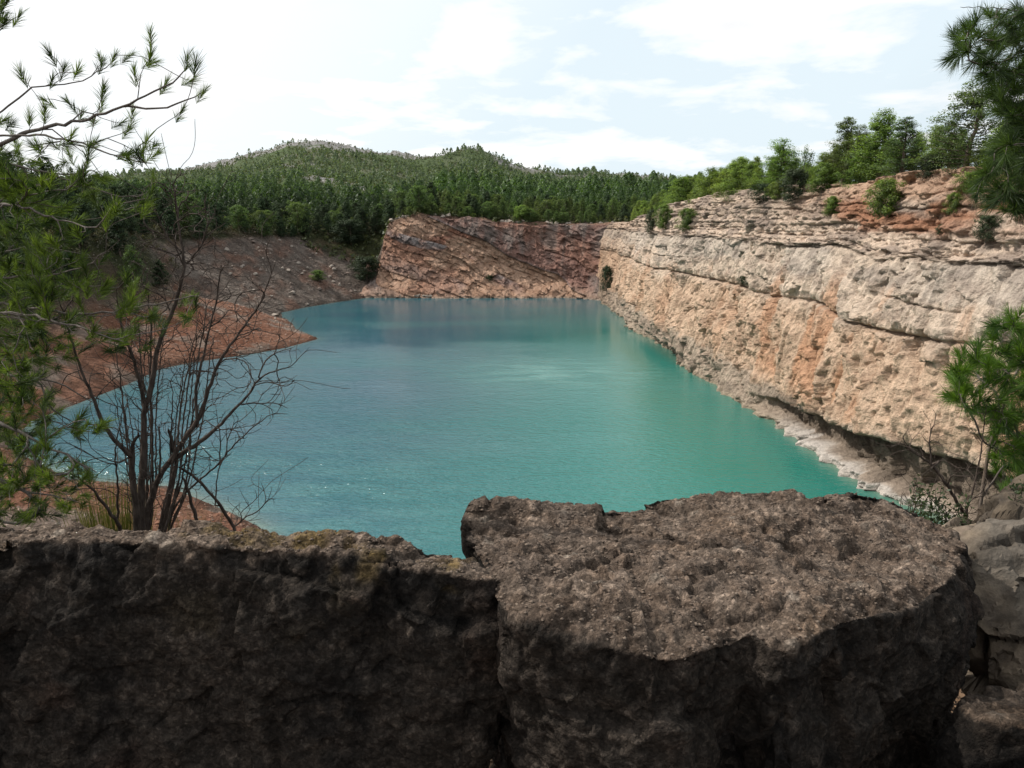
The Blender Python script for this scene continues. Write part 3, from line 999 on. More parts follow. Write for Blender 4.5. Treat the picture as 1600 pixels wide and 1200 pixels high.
# bushes on the cliff
bsh = [
    (1066, 345, 34, 30, 'bush0', 'round bright green bush on the pale cliff near its far end'),
    (1030, 340, 30, 34, 'bush1', 'dark green bush on the far end of the pale cliff rim'),
    (1235, 292, 46, 40, 'dbush0', 'round dark green bush at the foot of the pointed pine'),
    (1276, 284, 46, 38, 'bush1', 'round mid green bush on the rim left of the tall clump'),
    (1190, 300, 50, 24, 'dbush1', 'low olive bush on the rim below the broad pine'),
    (1378, 312, 54, 46, 'bush0', 'large pale green bush growing on the upper ledges'),
    (1293, 322, 28, 26, 'bush1', 'small bright green bush on the upper ledge below the rim'),
    (1448, 262, 42, 26, 'dbush0', 'very dark low bush on the rim left of the big pine'),
    (1480, 318, 24, 26, 'bush0', 'small bright green bush on the red band of the cliff'),
    (1537, 362, 34, 28, 'dbush1', 'dark bush on the ledge below the red band at right'),
    (1464, 361, 16, 12, 'dbush0', 'tiny dark bush on the ledge left of the dark ledge bush'),
    (1512, 284, 44, 26, 'bush1', 'dry olive green bush on the red rim at right'),
    (1157, 440, 20, 12, 'dbush1', 'tiny dark bush in the long crack of the pale cliff'),
    (942, 438, 24, 36, 'dbush0', 'dark bush in the corner where the two cliffs meet'),
    (1205, 300, 30, 24, 'bush0', 'olive bush on the rim under the lone pointed pine'),
    (1012, 345, 20, 30, 'dbush1', 'slim dark bush at the corner of the pale cliff rim'),
]
for (px, py, wpx, hpx, key, lab) in bsh:
    p = surf_right(px, py + hpx * .5)
    dist = np.linalg.norm(p - np.array([0, 0, CZ]))
    h = hpx / F * dist
    me, tr, H, W = PROTO[key]
    place(key, p[0] + .2, p[1], h * 1.1, wfac=(wpx / F * dist / W) / (h / H), z=p[2] - .15, name='bush', cat='bush', label=lab, group='bushes on the pale cliff')

# far rim and forest
lab_far = 'mid green pine in the dense forest above the far red rock face'
lab_drk = 'dark green tree in the shaded forest above the grey scree'  # mostly darkened leaf colours standing in for cloud shade here
pts = []
g = np.random.default_rng(5)
for k in range(6000):
    y = 250 + 90 * g.random() ** 1.15
    x = g.uniform(-112, 62)
    if y < 268 and -46 < x < 34 and g.random() < .45: continue
    if x < -40 and gz(x, y) < 18.3: continue
    if y < 266 and x > -40: continue
    if x / y > .3: continue
    dens = 4.2 if y > 280 else 3.6
    if all((x - a) ** 2 + (y - b) ** 2 > dens ** 2 for a, b in pts):
        pts.append((x, y))
pts.sort(key=lambda p: p[1])
spare = pts[215:]
for (x, y) in pts[:215]:
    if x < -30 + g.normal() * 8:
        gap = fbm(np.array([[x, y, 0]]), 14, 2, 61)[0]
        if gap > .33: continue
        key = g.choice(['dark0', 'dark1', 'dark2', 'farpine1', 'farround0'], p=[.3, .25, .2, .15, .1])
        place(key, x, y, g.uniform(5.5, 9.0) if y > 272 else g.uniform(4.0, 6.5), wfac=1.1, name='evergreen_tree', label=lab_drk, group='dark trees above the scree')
    else:
        key = g.choice(['farpine0', 'farpine1', 'farpine2', 'farpine0', 'farround0', 'farround1', 'dark0'])
        place(key, x, y, g.uniform(4.5, 8.0) if y > 268 else g.uniform(3, 5.2), wfac=1.12, label=lab_far, group='pines above the far rock face')
# single trees that stand out on the far side
for (px, by, ty, Y, key, lab) in [
    (374, 362, 322, 262, 'farround0', 'rounded light green pine at the left end of the scree crest'),
    (408, 362, 330, 262, 'farround1', 'smaller rounded pine second from left on the scree crest'),
    (465, 364, 318, 262, 'farround0', 'large rounded pine in the middle of the scree crest'),
    (524, 362, 330, 262, 'farround2', 'yellow green bushy tree at the right end of the scree crest'),
    (655, 336, 292, 266, 'farround1', 'big dark rounded pine at the left end of the red rock rim'),
    (712, 345, 308, 266, 'farpine2', 'green pine left of the white boulders on the red rock rim'),
    (762, 350, 316, 266, 'farround0', 'broad round pine on the middle of the red rock rim'),
    (857, 358, 328, 266, 'farround1', 'round bright pine right of the middle on the red rock rim'),
    (740, 362, 345, 263, 'bush1', 'small bush hanging just below the red rock rim'),
    (885, 352, 332, 266, 'farround2', 'low bright bush right of the round rim pine'),
    (815, 350, 322, 266, 'bush1', 'low pine bush at the middle of the red rock rim'),
    (975, 372, 318, 265, 'dark0', 'dark pine standing where the red rim meets the pale cliff')]:
    if px < 600:
        for Y in np.arange(200, 330, .5):
            p = at(px, by, Y)
            if gz(p[0], Y) > p[2]: break
    p = at(px, by, Y)
    z = gz(p[0], Y)
    h = max(1.6, at(px, ty, Y)[2] - z)
    place(key, p[0], Y, h, wfac=1.15 if h > 4 else 1.0, z=z, name='bush' if 'bush' in lab and 'bushy' not in lab else 'pine_tree', cat='bush' if 'bush' in lab and 'bushy' not in lab else 'tree', label=lab)
for (px, by, ty, lab) in [(573, 440, 403, 'large dark green bush at the gully between scree and red rock'), (498, 440, 423, 'small green bush alone on the lower scree'),
                          (765, 440, 430, 'low dark bush on a ledge of the red rock face'), (548, 380, 345, 'dark bush at the top of the gully'), (505, 332, 318, 'x')]:
    if lab == 'x': continue
    # march the view direction to the ground
    for Y in np.arange(200, 275, .5):
        p = at(px, by, Y)
        if px < 700 and gz(p[0], Y) > p[2]: break
        if px > 700 and Y > 252.5: break
    z = p[2] if px > 700 else gz(p[0], Y)
    h = max(1, at(px, ty, Y)[2] - z)
    place('dbush0' if px != 498 else 'bush0', p[0], Y, h, wfac=1.3, z=z, name='bush', cat='bush', label=lab)

# wooded slope on the left
pts2 = []
for k in range(3000):
    y = g.uniform(95, 290); x = -g.uniform(58, 185)
    if x / y < -1.0: continue
    if y > 262 and x > -112: continue
    if y < 205 and x > -76: continue
    if gz(x, y) < (18.6 if y > 175 else 9.5): continue
    if all((x - a) ** 2 + (y - b) ** 2 > 5.6 ** 2 for a, b in pts2): pts2.append((x, y))
pts2.sort(key=lambda p: p[0] ** 2 + p[1] ** 2)
spare += pts2[150:]
pts2 = pts2[:150]
for k in range(30):
    x = g.uniform(-40, 31); y = g.uniform(263.2, 266)
    place(g.choice(['farround0', 'farround1', 'farpine1', 'farround2', 'farpine2']), x, y, g.uniform(1.8, 4.6), wfac=1.25, label='small rounded pine growing right on the rim of the red rock face', group='small pines on the far rim')
for (x, y) in pts2:
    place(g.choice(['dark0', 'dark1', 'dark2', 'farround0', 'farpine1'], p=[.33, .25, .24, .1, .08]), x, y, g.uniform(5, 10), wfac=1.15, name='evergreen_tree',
          label='dark green tree on the shaded slope behind the near pine at left', group='dark trees on the left slope')  # shade of this slope is put into mostly darker leaf colours

# distant forest on the hill: too many to count
def far_forest(P, hs, leaves, lsz, seed, wr=.42):
    g = np.random.default_rng(seed)
    n = len(P)
    k = leaves
    zr = g.random((n, k)) ** .8
    an = g.uniform(0, 6.283, (n, k))
    rad = (1 - zr) ** .6 * np.sqrt(g.uniform(.25, 1, (n, k))) * (hs * wr)[:, None]
    C = np.stack([P[:, 0:1] + np.cos(an) * rad, P[:, 1:2] + np.sin(an) * rad, P[:, 2:3] + (zr * .92 + .06) * hs[:, None]], -1).reshape(-1, 3)
    N = np.stack([np.cos(an), np.sin(an), np.full_like(an, .6)], -1).reshape(-1, 3) + g.normal(size=(n * k, 3)) * .4
    N /= np.linalg.norm(N, axis=1)[:, None]
    V, Fq = leaf_tris(C, N, np.repeat(hs, k) * lsz * g.uniform(.6, 1.3, n * k), g, .7)
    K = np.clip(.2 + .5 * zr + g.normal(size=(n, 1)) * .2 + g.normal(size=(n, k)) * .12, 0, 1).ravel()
    return V, Fq, np.repeat(K, 4)


N0 = 30000
fy = 300 + 640 * g.random(N0) ** .72
faz = g.uniform(-.60, .42, N0)
fx = faz * fy
Q = np.stack([fx, fy, 0 * fx], 1)
dn = fbm(Q, 70, 4, 71)
zz, _ = terrain(fx, fy)
dens = np.where(fy < 440, .95, np.clip(.30 + 1.5 * dn, .03, 1)) * np.where(fy > 820, .10, 1)
keep = (g.random(N0) < dens * np.clip((fy / 520), .45, 1.2) * .55)
keep &= ~((fy < 336) & (fx > -114) & (fx < 64) & False)
fx, fy, zz = fx[keep], fy[keep], zz[keep]
hs = (3.2 + 5.5 * g.random(len(fx)) ** 1.6) * np.where(fy > 470, .72, 1.1)
nearm = fy < 470
acc = Acc()
sp_ = np.array(spare)
szz, _ = terrain(sp_[:, 0], sp_[:, 1])
V, Fq, K = far_forest(np.stack([sp_[:, 0], sp_[:, 1], szz], 1), g.uniform(5, 8, len(sp_)), 420, .055, 8, wr=.4)
lf = ss(-.1, -.2, V[:, 0:1] / V[:, 1:2]); K = K[:, None]
acc.add(V, Fq, (C3(.028, .048, .018) * (1 - K) + C3(.095, .15, .04) * K) * (1 - .5 * lf))  # left part darkened, cloud shade put into the colour
for msk, lv, ls, sd_ in ((nearm, 190, .105, 1), (~nearm, 40, .21, 2)):
    V, Fq, K = far_forest(np.stack([fx, fy, zz], 1)[msk], hs[msk], lv, ls, sd_, wr=.5)
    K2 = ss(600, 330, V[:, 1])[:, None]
    dk = C3(.036, .062, .022) * K2 + C3(.115, .15, .09) * (1 - K2)  # far trees greyed and lightened: distance haze put into the colour
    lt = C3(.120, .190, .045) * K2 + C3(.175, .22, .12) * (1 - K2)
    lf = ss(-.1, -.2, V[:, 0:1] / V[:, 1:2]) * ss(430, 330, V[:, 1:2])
    acc.add(V, Fq, (dk * (1 - K[:, None]) + lt * K[:, None]) * (1 - .4 * lf))  # nearer trees at left painted darker for the same cloud shade
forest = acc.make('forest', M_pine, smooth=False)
tag(forest, 'continuous pine forest covering the hills in the distance', 'forest', kind='stuff')
# low scrub mottling the forest floor and the hill
N1 = 26000
sy = 262 + 640 * g.random(N1) ** 1.1
sx = g.uniform(-.62, .4, N1) * sy
zz, _ = terrain(sx, sy)
V, Fq, K = far_forest(np.stack([sx, sy, zz - .2], 1), g.uniform(.8, 2.0, N1), 9, .5, 9, wr=.8)
K = K[:, None]
K0_, V0_, F0_ = K, V, Fq
x_ = -g.uniform(48, 135, 5200); y_ = g.uniform(105, 275, 5200)
z_, d_ = terrain(x_, y_)
kp = ((z_ > 8 + 3 * fbm(np.stack([x_, y_, 0 * x_], 1), 12, 3, 91)) & (x_ < -84) & (y_ < 205)) | ((z_ > 18.6) & (d_ > 30))
V1, F1, K1 = far_forest(np.stack([x_, y_, z_ - .15], 1)[kp], g.uniform(.7, 2.4, kp.sum()), 34, .16, 19, wr=.75)
o = mesh_np('brush', V1, F1, M_dark, C3(.035, .030, .018) * (1 - K1[:, None]) + C3(.11, .105, .05) * K1[:, None], smooth=False)
tag(o, 'dark dry brush covering the left slope above the scree and the red bank', 'brush', kind='stuff')
o = mesh_np('undergrowth', V, Fq, M_pine, C3(.035, .045, .018) * (1 - K) + C3(.11, .12, .05) * K, smooth=False)
tag(o, 'low olive scrub under the forest and on the hill', 'scrub', kind='stuff')

# ------------------------------------------------------------------ boulders and rubble
M_stone = mat_rock('loose_stone', s1=.4, s2=.08, amp=.25, bump=.5, bdist=.3)
def ico():
    import bmesh
    b = bmesh.new()
    bmesh.ops.create_icosphere(b, subdivisions=3, radius=1)
    V = np.array([v.co[:] for v in b.verts]); Fq = np.array([[v.index for v in f.verts] for f in b.faces])
    b.free()
    return V, Fq
IV, IF = ico()
def rock_shape(seed, cuts=9, sq=(1, .8, .6)):
    g = np.random.default_rng(seed)
    V = IV.copy()
    for k in range(cuts):
        n = rand_unit(1, g)[0]
        dd = g.uniform(.45, .8)
        s = V @ n
        V = V - np.clip(s - dd, 0, None)[:, None] * n
    V = V * (1 + .1 * fbm(V + seed, .6, 3, seed)[:, None])
    return V * np.array(sq)
STONE = []
for q in range(6):
    for cc in ((.30, .255, .215), (.20, .155, .13)):
        V = rock_shape(300 + q, sq=(1, .7 + .1 * (q % 3), .5 + .1 * (q % 2)))
        STONE.append(mesh_np('boulder', V, IF, M_stone, np.ones((len(V), 1)) * C3(*cc), smooth=False, link=False))
def boulder(x, y, s, label, group=None, m=None, z=None, name='boulder'):
    o = bpy.data.objects.new(name, m or random.choice(STONE))
    COL.objects.link(o)
    zz = gz(x, y) if z is None else z
    o.location = (x, y, zz + s * .18)
    o.rotation_euler = (random.uniform(-.3, .3), random.uniform(-.3, .3), random.uniform(0, 6.28))
    o.scale = (s, s, s)
    tag(o, label, 'boulder', group)
    return o
cnt = 0
while cnt < 110:
    y = random.uniform(196, 262); x = random.uniform(-84, -42)
    d = float(shore_d(np.array([x]), np.array([y]))[0])
    if d < .3 or d > 36 or (x < -62 and y < 205): continue
    boulder(x, y, random.choice([.3, .4, .5, .6, .7, .95]), 'grey brown stone lying loose on the scree slope', 'stones on the scree')
    cnt += 1
for (px, py, s, lab) in [(588, 462, .9, 'pale block at the waterline at the foot of the scree'), (432, 494, 1.3, 'pale grey boulder where the red spit meets the scree'),
                         (455, 460, 1.2, 'grey block low on the scree left of the shore')]:
    for Y in np.arange(130, 262, .5):
        p = at(px, py, Y)
        if gz(p[0], Y) > p[2]: break
    boulder(p[0], Y, s, lab)
for k in range(24):
    p = at(random.uniform(625, 675), 460, 250)
    boulder(p[0], 248.2 + random.uniform(-.9, 1.3), random.uniform(.35, .9), 'pale block in the heap at the waterline left of the red rock face', 'blocks heaped at the waterline', m=STONE[2 * random.randrange(6)], z=random.uniform(0, .7))
for k in range(44):
    px = random.choice([random.uniform(668, 705), random.uniform(780, 812), random.uniform(925, 965), random.uniform(600, 640), random.uniform(780, 900)])
    p = at(px, 342, 260)
    boulder(p[0], random.uniform(262.8, 265), random.uniform(.5, 1.15), 'pale boulder lined up on the rim above the red rock face', 'pale boulders along the far rim', m=STONE[2 * random.randrange(6)])
for k in range(40):
    x = random.uniform(-80, -44); y = random.uniform(135, 192)
    d = float(shore_d(np.array([x]), np.array([y]))[0])
    if d > .2: boulder(x, y, random.uniform(.25, .6), 'small stone on the red earth spit', 'stones on the red spit')
NR = 26000
x = g.uniform(-92, -38, NR); y = g.uniform(128, 266, NR)
xn = g.uniform(-60, -5, 9000); yn = g.uniform(40, 112, 9000)
x = np.concatenate([x, xn]); y = np.concatenate([y, yn])
zz, d = terrain(x, y)
kp = (d > .1) & (d < 42)
x, y, zz = x[kp], y[kp], zz[kp]
acc = Acc()
oct_ = np.array([(1, 0, 0), (0, 1, 0), (-1, 0, 0), (0, -1, 0), (0, 0, 1), (0, 0, -1)], float)
of = np.array([(0, 1, 4), (1, 2, 4), (2, 3, 4), (3, 0, 4)])
n = len(x)
sz = g.uniform(.07, .17, n) * (1 + 2.2 * g.random(n) ** 9)
V = oct_[None] * sz[:, None, None] * g.uniform(.5, 1.3, (n, 6, 1)) * np.array([1, 1, .7])
an = g.uniform(0, 6.28, n)
ca, sa = np.cos(an)[:, None], np.sin(an)[:, None]
V = np.stack([V[..., 0] * ca - V[..., 1] * sa, V[..., 0] * sa + V[..., 1] * ca, V[..., 2]], -1) + np.stack([x, y, zz + .02], 1)[:, None, :]
Fq = (of[None] + (np.arange(n) * 6)[:, None, None]).reshape(-1, 3)
lcs = land_colour(x, y, zz, np.full(n, 9.0)) * g.uniform(.7, 1.7, (n, 1))
lcs = mix(lcs, C3(.30, .26, .22) * np.ones((n, 1)), g.random(n) * .5)
o = mesh_np('rubble', V.reshape(-1, 3), Fq, M_stone, np.repeat(lcs, 6, 0), smooth=False)
tag(o, 'small loose stones strewn over the scree and red banks', 'rubble', kind='stuff')
# ------------------------------------------------------------------ foreground rocks
def px_ring(pts):
    return [at(a, b, Y) for a, b, Y in pts]


def resample_ring(P, n):
    P = np.asarray(P)
    Q = np.vstack([P, P[:1]])
    s = np.concatenate([[0], np.cumsum(np.linalg.norm(np.diff(Q, axis=0), axis=1))])
    q = np.linspace(0, s[-1], n, endpoint=False)
    return np.stack([np.interp(q, s, Q[:, k]) for k in range(3)], 1)


def rock_block(name, rings, voxel, mat, colfun, seed, amp=1.0, parent=None, flatness=1.0):
    """rings from the top edge downwards, same number of points each"""
    V, Fq = [], []
    n = len(rings[0])
    for r in rings: V.append(np.asarray(r, float))
    c0 = V[0].mean(0)
    inner = V[0] * .5 + c0 * .5
    V = [c0[None], inner] + V + [V[-1].mean(0)[None]]
    off = np.cumsum([0] + [len(v) for v in V])
    quads, tris = [], []
    for k in range(n):
        k2 = (k + 1) % n
        tris.append((0, off[1] + k, off[1] + k2))
        for q in range(1, len(V) - 2):
            quads.append((off[q] + k, off[q + 1] + k, off[q + 1] + k2, off[q] + k2))
        tris.append((off[-2], off[-3] + k2, off[-3] + k))
    o = mesh_np(name, np.concatenate(V), [np.array(quads), np.array(tris)])
    md = o.modifiers.new('remesh', 'REMESH'); md.mode = 'VOXEL'; md.voxel_size = voxel
    sm = o.modifiers.new('smooth', 'SMOOTH'); sm.iterations = 6; sm.factor = .5
    dg = bpy.context.evaluated_depsgraph_get()
    me = bpy.data.meshes.new_from_object(o.evaluated_get(dg))
    old = o.data
    o.modifiers.clear()
    nv = len(me.vertices)
    P = np.empty(nv * 3, np.float32); me.vertices.foreach_get('co', P); P = P.reshape(-1, 3).astype(float)
    N = np.empty(nv * 3, np.float32); me.vertices.foreach_get('normal', N); N = N.reshape(-1, 3).astype(float)
    upf = ss(.35, .8, N[:, 2])
    D = fbm(P, .45, 4, seed) * .045
    f1, e1 = facets(P, .30, seed + 3, 1.2)
    D += f1 * .035 * (1 - .6 * upf)
    f2, e2 = facets(P + .04 * np.stack([vnoise(P / .07, seed + 9)] * 3, 1), .10, seed + 5, 1.2)
    D += f2 * .012 * (1 - .2 * upf)
    D += fbm(P, .07, 4, seed + 6, gain=.62) * .014
    rg = fbm(P * np.array([[1, 1, .6]]), .16, 4, seed + 7, ridge=True)
    D -= ss(.45, .9, rg) * .012
    pit = fbm(P, .028, 3, seed + 12, gain=.6)
    D += pit * (.005 + .006 * upf)
    D += fbm(P * np.array([[1, 1, 1.6]]), .05, 3, seed + 14, ridge=True) * .006 * upf
    v1, v2, vc, vv = voro(P, .045, seed + 8)
    peb = (vc[:, 0] > .72) * ss(.48, .25, v1)
    D += peb * .004
    D *= amp
    P2 = P + N * D[:, None]
    me.vertices.foreach_set('co', P2.astype(np.float32).ravel())
    col = colfun(P2, N, D, upf, peb, vc, rg, pit)
    a = me.attributes.new('Col', 'FLOAT_COLOR', 'POINT')
    c = np.ones((nv, 4), np.float32); c[:, :3] = col
    a.data.foreach_set('color', c.ravel())
    me.polygons.foreach_set('use_smooth', np.ones(len(me.polygons), bool))
    me.materials.clear(); me.materials.append(mat)
    me.update()
    o.data = me
    me.name = name
    bpy.data.meshes.remove(old)
    if parent: o.parent = parent
    return o, P2, N


def conglo(P, N, D, upf, peb, vc, rg, pit):
    n = len(P); O = np.ones((n, 1))
    a = fbm(P, .35, 5, 401); b = fbm(P, .05, 4, 402); b2 = fbm(P, .012, 2, 403)
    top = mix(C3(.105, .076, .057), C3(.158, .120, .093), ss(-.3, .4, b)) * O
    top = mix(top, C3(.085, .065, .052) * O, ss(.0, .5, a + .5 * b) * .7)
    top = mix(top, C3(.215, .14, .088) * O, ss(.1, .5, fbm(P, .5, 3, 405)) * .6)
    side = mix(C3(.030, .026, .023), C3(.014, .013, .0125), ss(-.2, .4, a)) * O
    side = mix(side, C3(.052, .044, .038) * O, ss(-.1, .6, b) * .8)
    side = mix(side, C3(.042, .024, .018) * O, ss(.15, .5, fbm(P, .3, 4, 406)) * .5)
    c = mix(side, top, ss(.45, .8, N[:, 2] + .25 * b))  # sides far darker than tops: shade and sunlight painted by facing
    pc = mix(C3(.10, .085, .07) * O, C3(.26, .22, .18) * O, vc[:, 1])
    c = mix(c, pc * (.5 + .5 * upf)[:, None], peb * (.15 + .4 * upf) * (vc[:, 2] > .6))
    c = c * (1 - .45 * ss(.3, .9, rg) * .8)[:, None] * (1 + .42 * pit)[:, None] * (1 + .25 * b2)[:, None]
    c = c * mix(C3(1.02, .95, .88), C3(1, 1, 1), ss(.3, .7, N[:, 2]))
    return np.clip(c, .004, 1)


def conglo_mossy(P, N, D, upf, peb, vc, rg, pit):
    c = conglo(P, N, D, upf, peb, vc, rg, pit)
    O = np.ones((len(P), 1))
    m_ = ss(.0, .35, fbm(P, .12, 4, 408)) * ss(.1, .6, N[:, 2]) * ss(-1.3, -.7, P[:, 0])
    return mix(c, C3(.11, .075, .025) * O, m_ * .7)


def palecol(P, N, D, upf, peb, vc, rg, pit):
    n = len(P); O = np.ones((n, 1))
    a = fbm(P, .3, 5, 411); b = fbm(P, .05, 4, 412)
    c = mix(C3(.235, .185, .135), C3(.14, .11, .085), ss(-.3, .4, b)) * O
    c = mix(c, C3(.15, .128, .105) * O, ss(.0, .5, a))
    c = c * (1 - .5 * ss(.35, .9, rg))[:, None] * (1 + .4 * pit)[:, None]
    return c


M_cong = mat_rock('conglomerate', s1=.03, s2=.008, amp=.42, bump=1.0, bdist=.8, speck=75)
M_cong2 = mat_rock('pale_limestone', s1=.05, s2=.01, amp=.25, bump=.7, bdist=.3)
NRG = 64
# left block
top = resample_ring(px_ring([(-260, 815, 1.85), (-120, 815, 1.85), (0, 818, 1.85), (120, 822, 1.85), (250, 822, 1.84), (400, 832, 1.84), (500, 836, 1.83), (560, 832, 1.82), (640, 846, 1.80), (700, 862, 1.78), (738, 880, 1.74),
                             (774, 897, 1.66), (776, 912, 1.60), (690, 888, 1.64), (600, 868, 1.67), (400, 854, 1.70), (200, 846, 1.72), (0, 842, 1.72), (-260, 842, 1.73)]), NRG)
mid = resample_ring(px_ring([(-262, 1000, 1.95), (-120, 1000, 1.95), (0, 1000, 1.95), (120, 1000, 1.95), (250, 1000, 1.95), (400, 1000, 1.95), (500, 1000, 1.94), (560, 1000, 1.93), (640, 1000, 1.9), (700, 1000, 1.88), (760, 1000, 1.80),
                             (812, 1030, 1.68), (808, 1045, 1.60), (700, 1020, 1.60), (600, 1010, 1.62), (400, 1000, 1.64), (200, 1000, 1.66), (0, 1000, 1.66), (-260, 1000, 1.67)]), NRG)
low = resample_ring(px_ring([(-262, 1290, 2.0), (-120, 1290, 2.0), (0, 1290, 2.0), (120, 1290, 2.0), (250, 1290, 2.0), (400, 1290, 2.0), (500, 1290, 2.0), (560, 1290, 1.95), (640, 1290, 1.9), (680, 1290, 1.85), (700, 1290, 1.80),
                             (722, 1290, 1.68), (722, 1320, 1.60), (680, 1340, 1.57), (600, 1340, 1.58), (400, 1340, 1.59), (200, 1340, 1.6), (0, 1340, 1.6), (-260, 1340, 1.6)]), NRG)
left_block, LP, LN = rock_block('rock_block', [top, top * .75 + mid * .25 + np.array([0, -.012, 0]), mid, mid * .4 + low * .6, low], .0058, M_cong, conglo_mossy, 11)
tag(left_block, 'long dark conglomerate block with a mossy top edge, left of the gap', 'rock')
# right block
top = px_ring([(733, 812, 2.12), (752, 788, 2.16), (850, 792, 2.18), (1000, 789, 2.2), (1022, 776, 2.26), (1100, 772, 2.28), (1180, 768, 2.3), (1345, 762, 2.33), (1420, 788, 2.3), (1482, 822, 2.2), (1506, 852, 2.1), (1492, 888, 1.98), (1478, 905, 1.86),
               (1440, 930, 1.72), (1397, 940, 1.62), (1319, 945, 1.54), (1270, 968, 1.47), (1225, 1002, 1.40), (1185, 980, 1.44), (1139, 990, 1.42), (1060, 1004, 1.38), (990, 990, 1.41), (925, 975, 1.43), (850, 956, 1.46), (795, 938, 1.50), (762, 900, 1.62), (735, 850, 1.88)])
top = np.array(top)
cen = np.array([at(1100, 1000, 1.8)[0], 1.85, 0])


def grow(r, fx_, fyf, fyb, z):
    out = r.copy()
    out[:, 0] = cen[0] + (r[:, 0] - cen[0]) * fx_
    dyy = r[:, 1] - cen[1]
    out[:, 1] = cen[1] + np.where(dyy < 0, dyy * fyf, dyy * fyb)
    out[:, 2] = r[:, 2] * 0 + z if np.isscalar(z) else z
    return out
r1 = grow(top, 1.0, 1.0, 1.0, top[:, 2] - .09)
sh = ss(1.0, 1.3, top[:, 0]) * ss(2.2, 1.6, top[:, 1])
r1[:, 2] -= sh * .03; r1[:, 0] += sh * .20; r1[:, 1] -= sh * .04
r2 = grow(top, 1.02, .97, 1.05, top[:, 2] - .26)
r2[:, 0] += sh * .22
r3 = grow(top, 1.0, .93, 1.05, top[:, 2] - .50); r3[:, 0] += sh * .1
r4 = grow(top, .98, .93, 1.05, 23.2)
for r_, k_ in ((r2, .02), (r3, .06), (r4, .08)):
    r_[:, 0] += k_ * ss(.3, 0, r_[:, 0])
topi = top.copy()
fr_ = ss(2.0, 1.6, top[:, 1])
topi[:, 1] += .10 * fr_; topi[:, 0] += (cen[0] + .2 - topi[:, 0]) * .05
topm = top.copy(); topm[:, 2] -= .035 * fr_
r1[:, 2] -= .01 * fr_
for r_, a_ in ((topm, .03), (r1, .06), (r2, .10), (r3, .12), (r4, .12)):
    fq = ss(1.75, 1.55, r_[:, 1])
    r_[:, 1] += fq * (a_ * np.exp(-((r_[:, 0] - .47) / .05) ** 2) + a_ * .5 * np.exp(-((r_[:, 0] - .86) / .06) ** 2) - a_ * .35 * np.exp(-((r_[:, 0] - .25) / .14) ** 2) - a_ * .3 * np.exp(-((r_[:, 0] - .66) / .1) ** 2))
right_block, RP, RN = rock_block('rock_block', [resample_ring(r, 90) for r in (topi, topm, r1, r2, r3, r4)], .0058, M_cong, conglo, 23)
tag(right_block, 'large flat-topped conglomerate block standing right of the gap', 'rock')
# low dark block bottom right
top = px_ring([(1492, 1110, 1.62), (1530, 1080, 1.70), (1600, 1075, 1.74), (1800, 1085, 1.78), (1900, 1110, 1.70), (1850, 1150, 1.5), (1700, 1165, 1.42), (1600, 1160, 1.40), (1520, 1150, 1.44), (1490, 1135, 1.5)])
top = np.array(top)
c2 = top.mean(0)
def g2(r, f, dz):
    q = c2 + (r - c2) * f; q[:, 2] = r[:, 2] - dz; return q
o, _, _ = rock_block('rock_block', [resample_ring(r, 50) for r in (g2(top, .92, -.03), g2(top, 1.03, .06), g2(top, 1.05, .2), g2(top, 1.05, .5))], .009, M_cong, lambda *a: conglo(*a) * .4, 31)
tag(o, 'low dark rock block in the bottom right corner', 'rock')
# pale limestone rocks to the right
def lump(cpx, cpy, Y, rx, ry, rz, seed, label, vox=.012, mat=None, colf=palecol, yaw=.3):
    V = rock_shape(seed, 10, (rx, ry, rz))
    c_, s_ = math.cos(yaw), math.sin(yaw)
    V = np.stack([V[:, 0] * c_ - V[:, 1] * s_, V[:, 0] * s_ + V[:, 1] * c_, V[:, 2]], 1) + at(cpx, cpy, Y)
    o = mesh_np('rock', V, IF)
    md = o.modifiers.new('remesh', 'REMESH'); md.mode = 'VOXEL'; md.voxel_size = vox
    dg = bpy.context.evaluated_depsgraph_get()
    me = bpy.data.meshes.new_from_object(o.evaluated_get(dg)); o.modifiers.clear()
    nv = len(me.vertices)
    P = np.empty(nv * 3, np.float32); me.vertices.foreach_get('co', P); P = P.reshape(-1, 3).astype(float)
    N = np.empty(nv * 3, np.float32); me.vertices.foreach_get('normal', N); N = N.reshape(-1, 3).astype(float)
    f1, e1 = facets(P, .28, seed, 1.2); f2, e2 = facets(P, .1, seed + 1, 1.2)
    rg = fbm(P, .3, 4, seed + 2, ridge=True)
    D = f1 * .06 + f2 * .018 - ss(.06, 0, e1) * .02 + fbm(P, .12, 4, seed + 3) * .02
    P2 = P + N * D[:, None]
    me.vertices.foreach_set('co', P2.astype(np.float32).ravel())
    z0 = np.zeros(nv)
    col = colf(P2, N, D, ss(.35, .8, N[:, 2]), z0, np.zeros((nv, 3)), rg, fbm(P, .03, 3, 5)) * (1 - .5 * ss(.08, 0, e1))[:, None]
    a = me.attributes.new('Col', 'FLOAT_COLOR', 'POINT')
    c = np.ones((nv, 4), np.float32); c[:, :3] = col
    a.data.foreach_set('color', c.ravel())
    me.materials.clear(); me.materials.append(mat or M_cong2)
    o.data = me
    tag(o, label, 'rock')
    return o
lump(1570, 945, 2.7, .42, .5, .40, 501, 'pale tan limestone rock just behind the right side of the big block')
lump(1650, 1010, 2.2, .40, .45, .42, 502, 'grey limestone rock at the right edge beside the big block', colf=lambda *a: palecol(*a) * .7)
lump(1650, 835, 3.5, .42, .4, .30, 503, 'smooth grey boulder under the pine at the right edge', colf=lambda *a: palecol(*a) * .45)
lump(1480, 905, 2.9, .30, .35, .2, 504, 'small tan rock ledge between the big block and the shrubs')

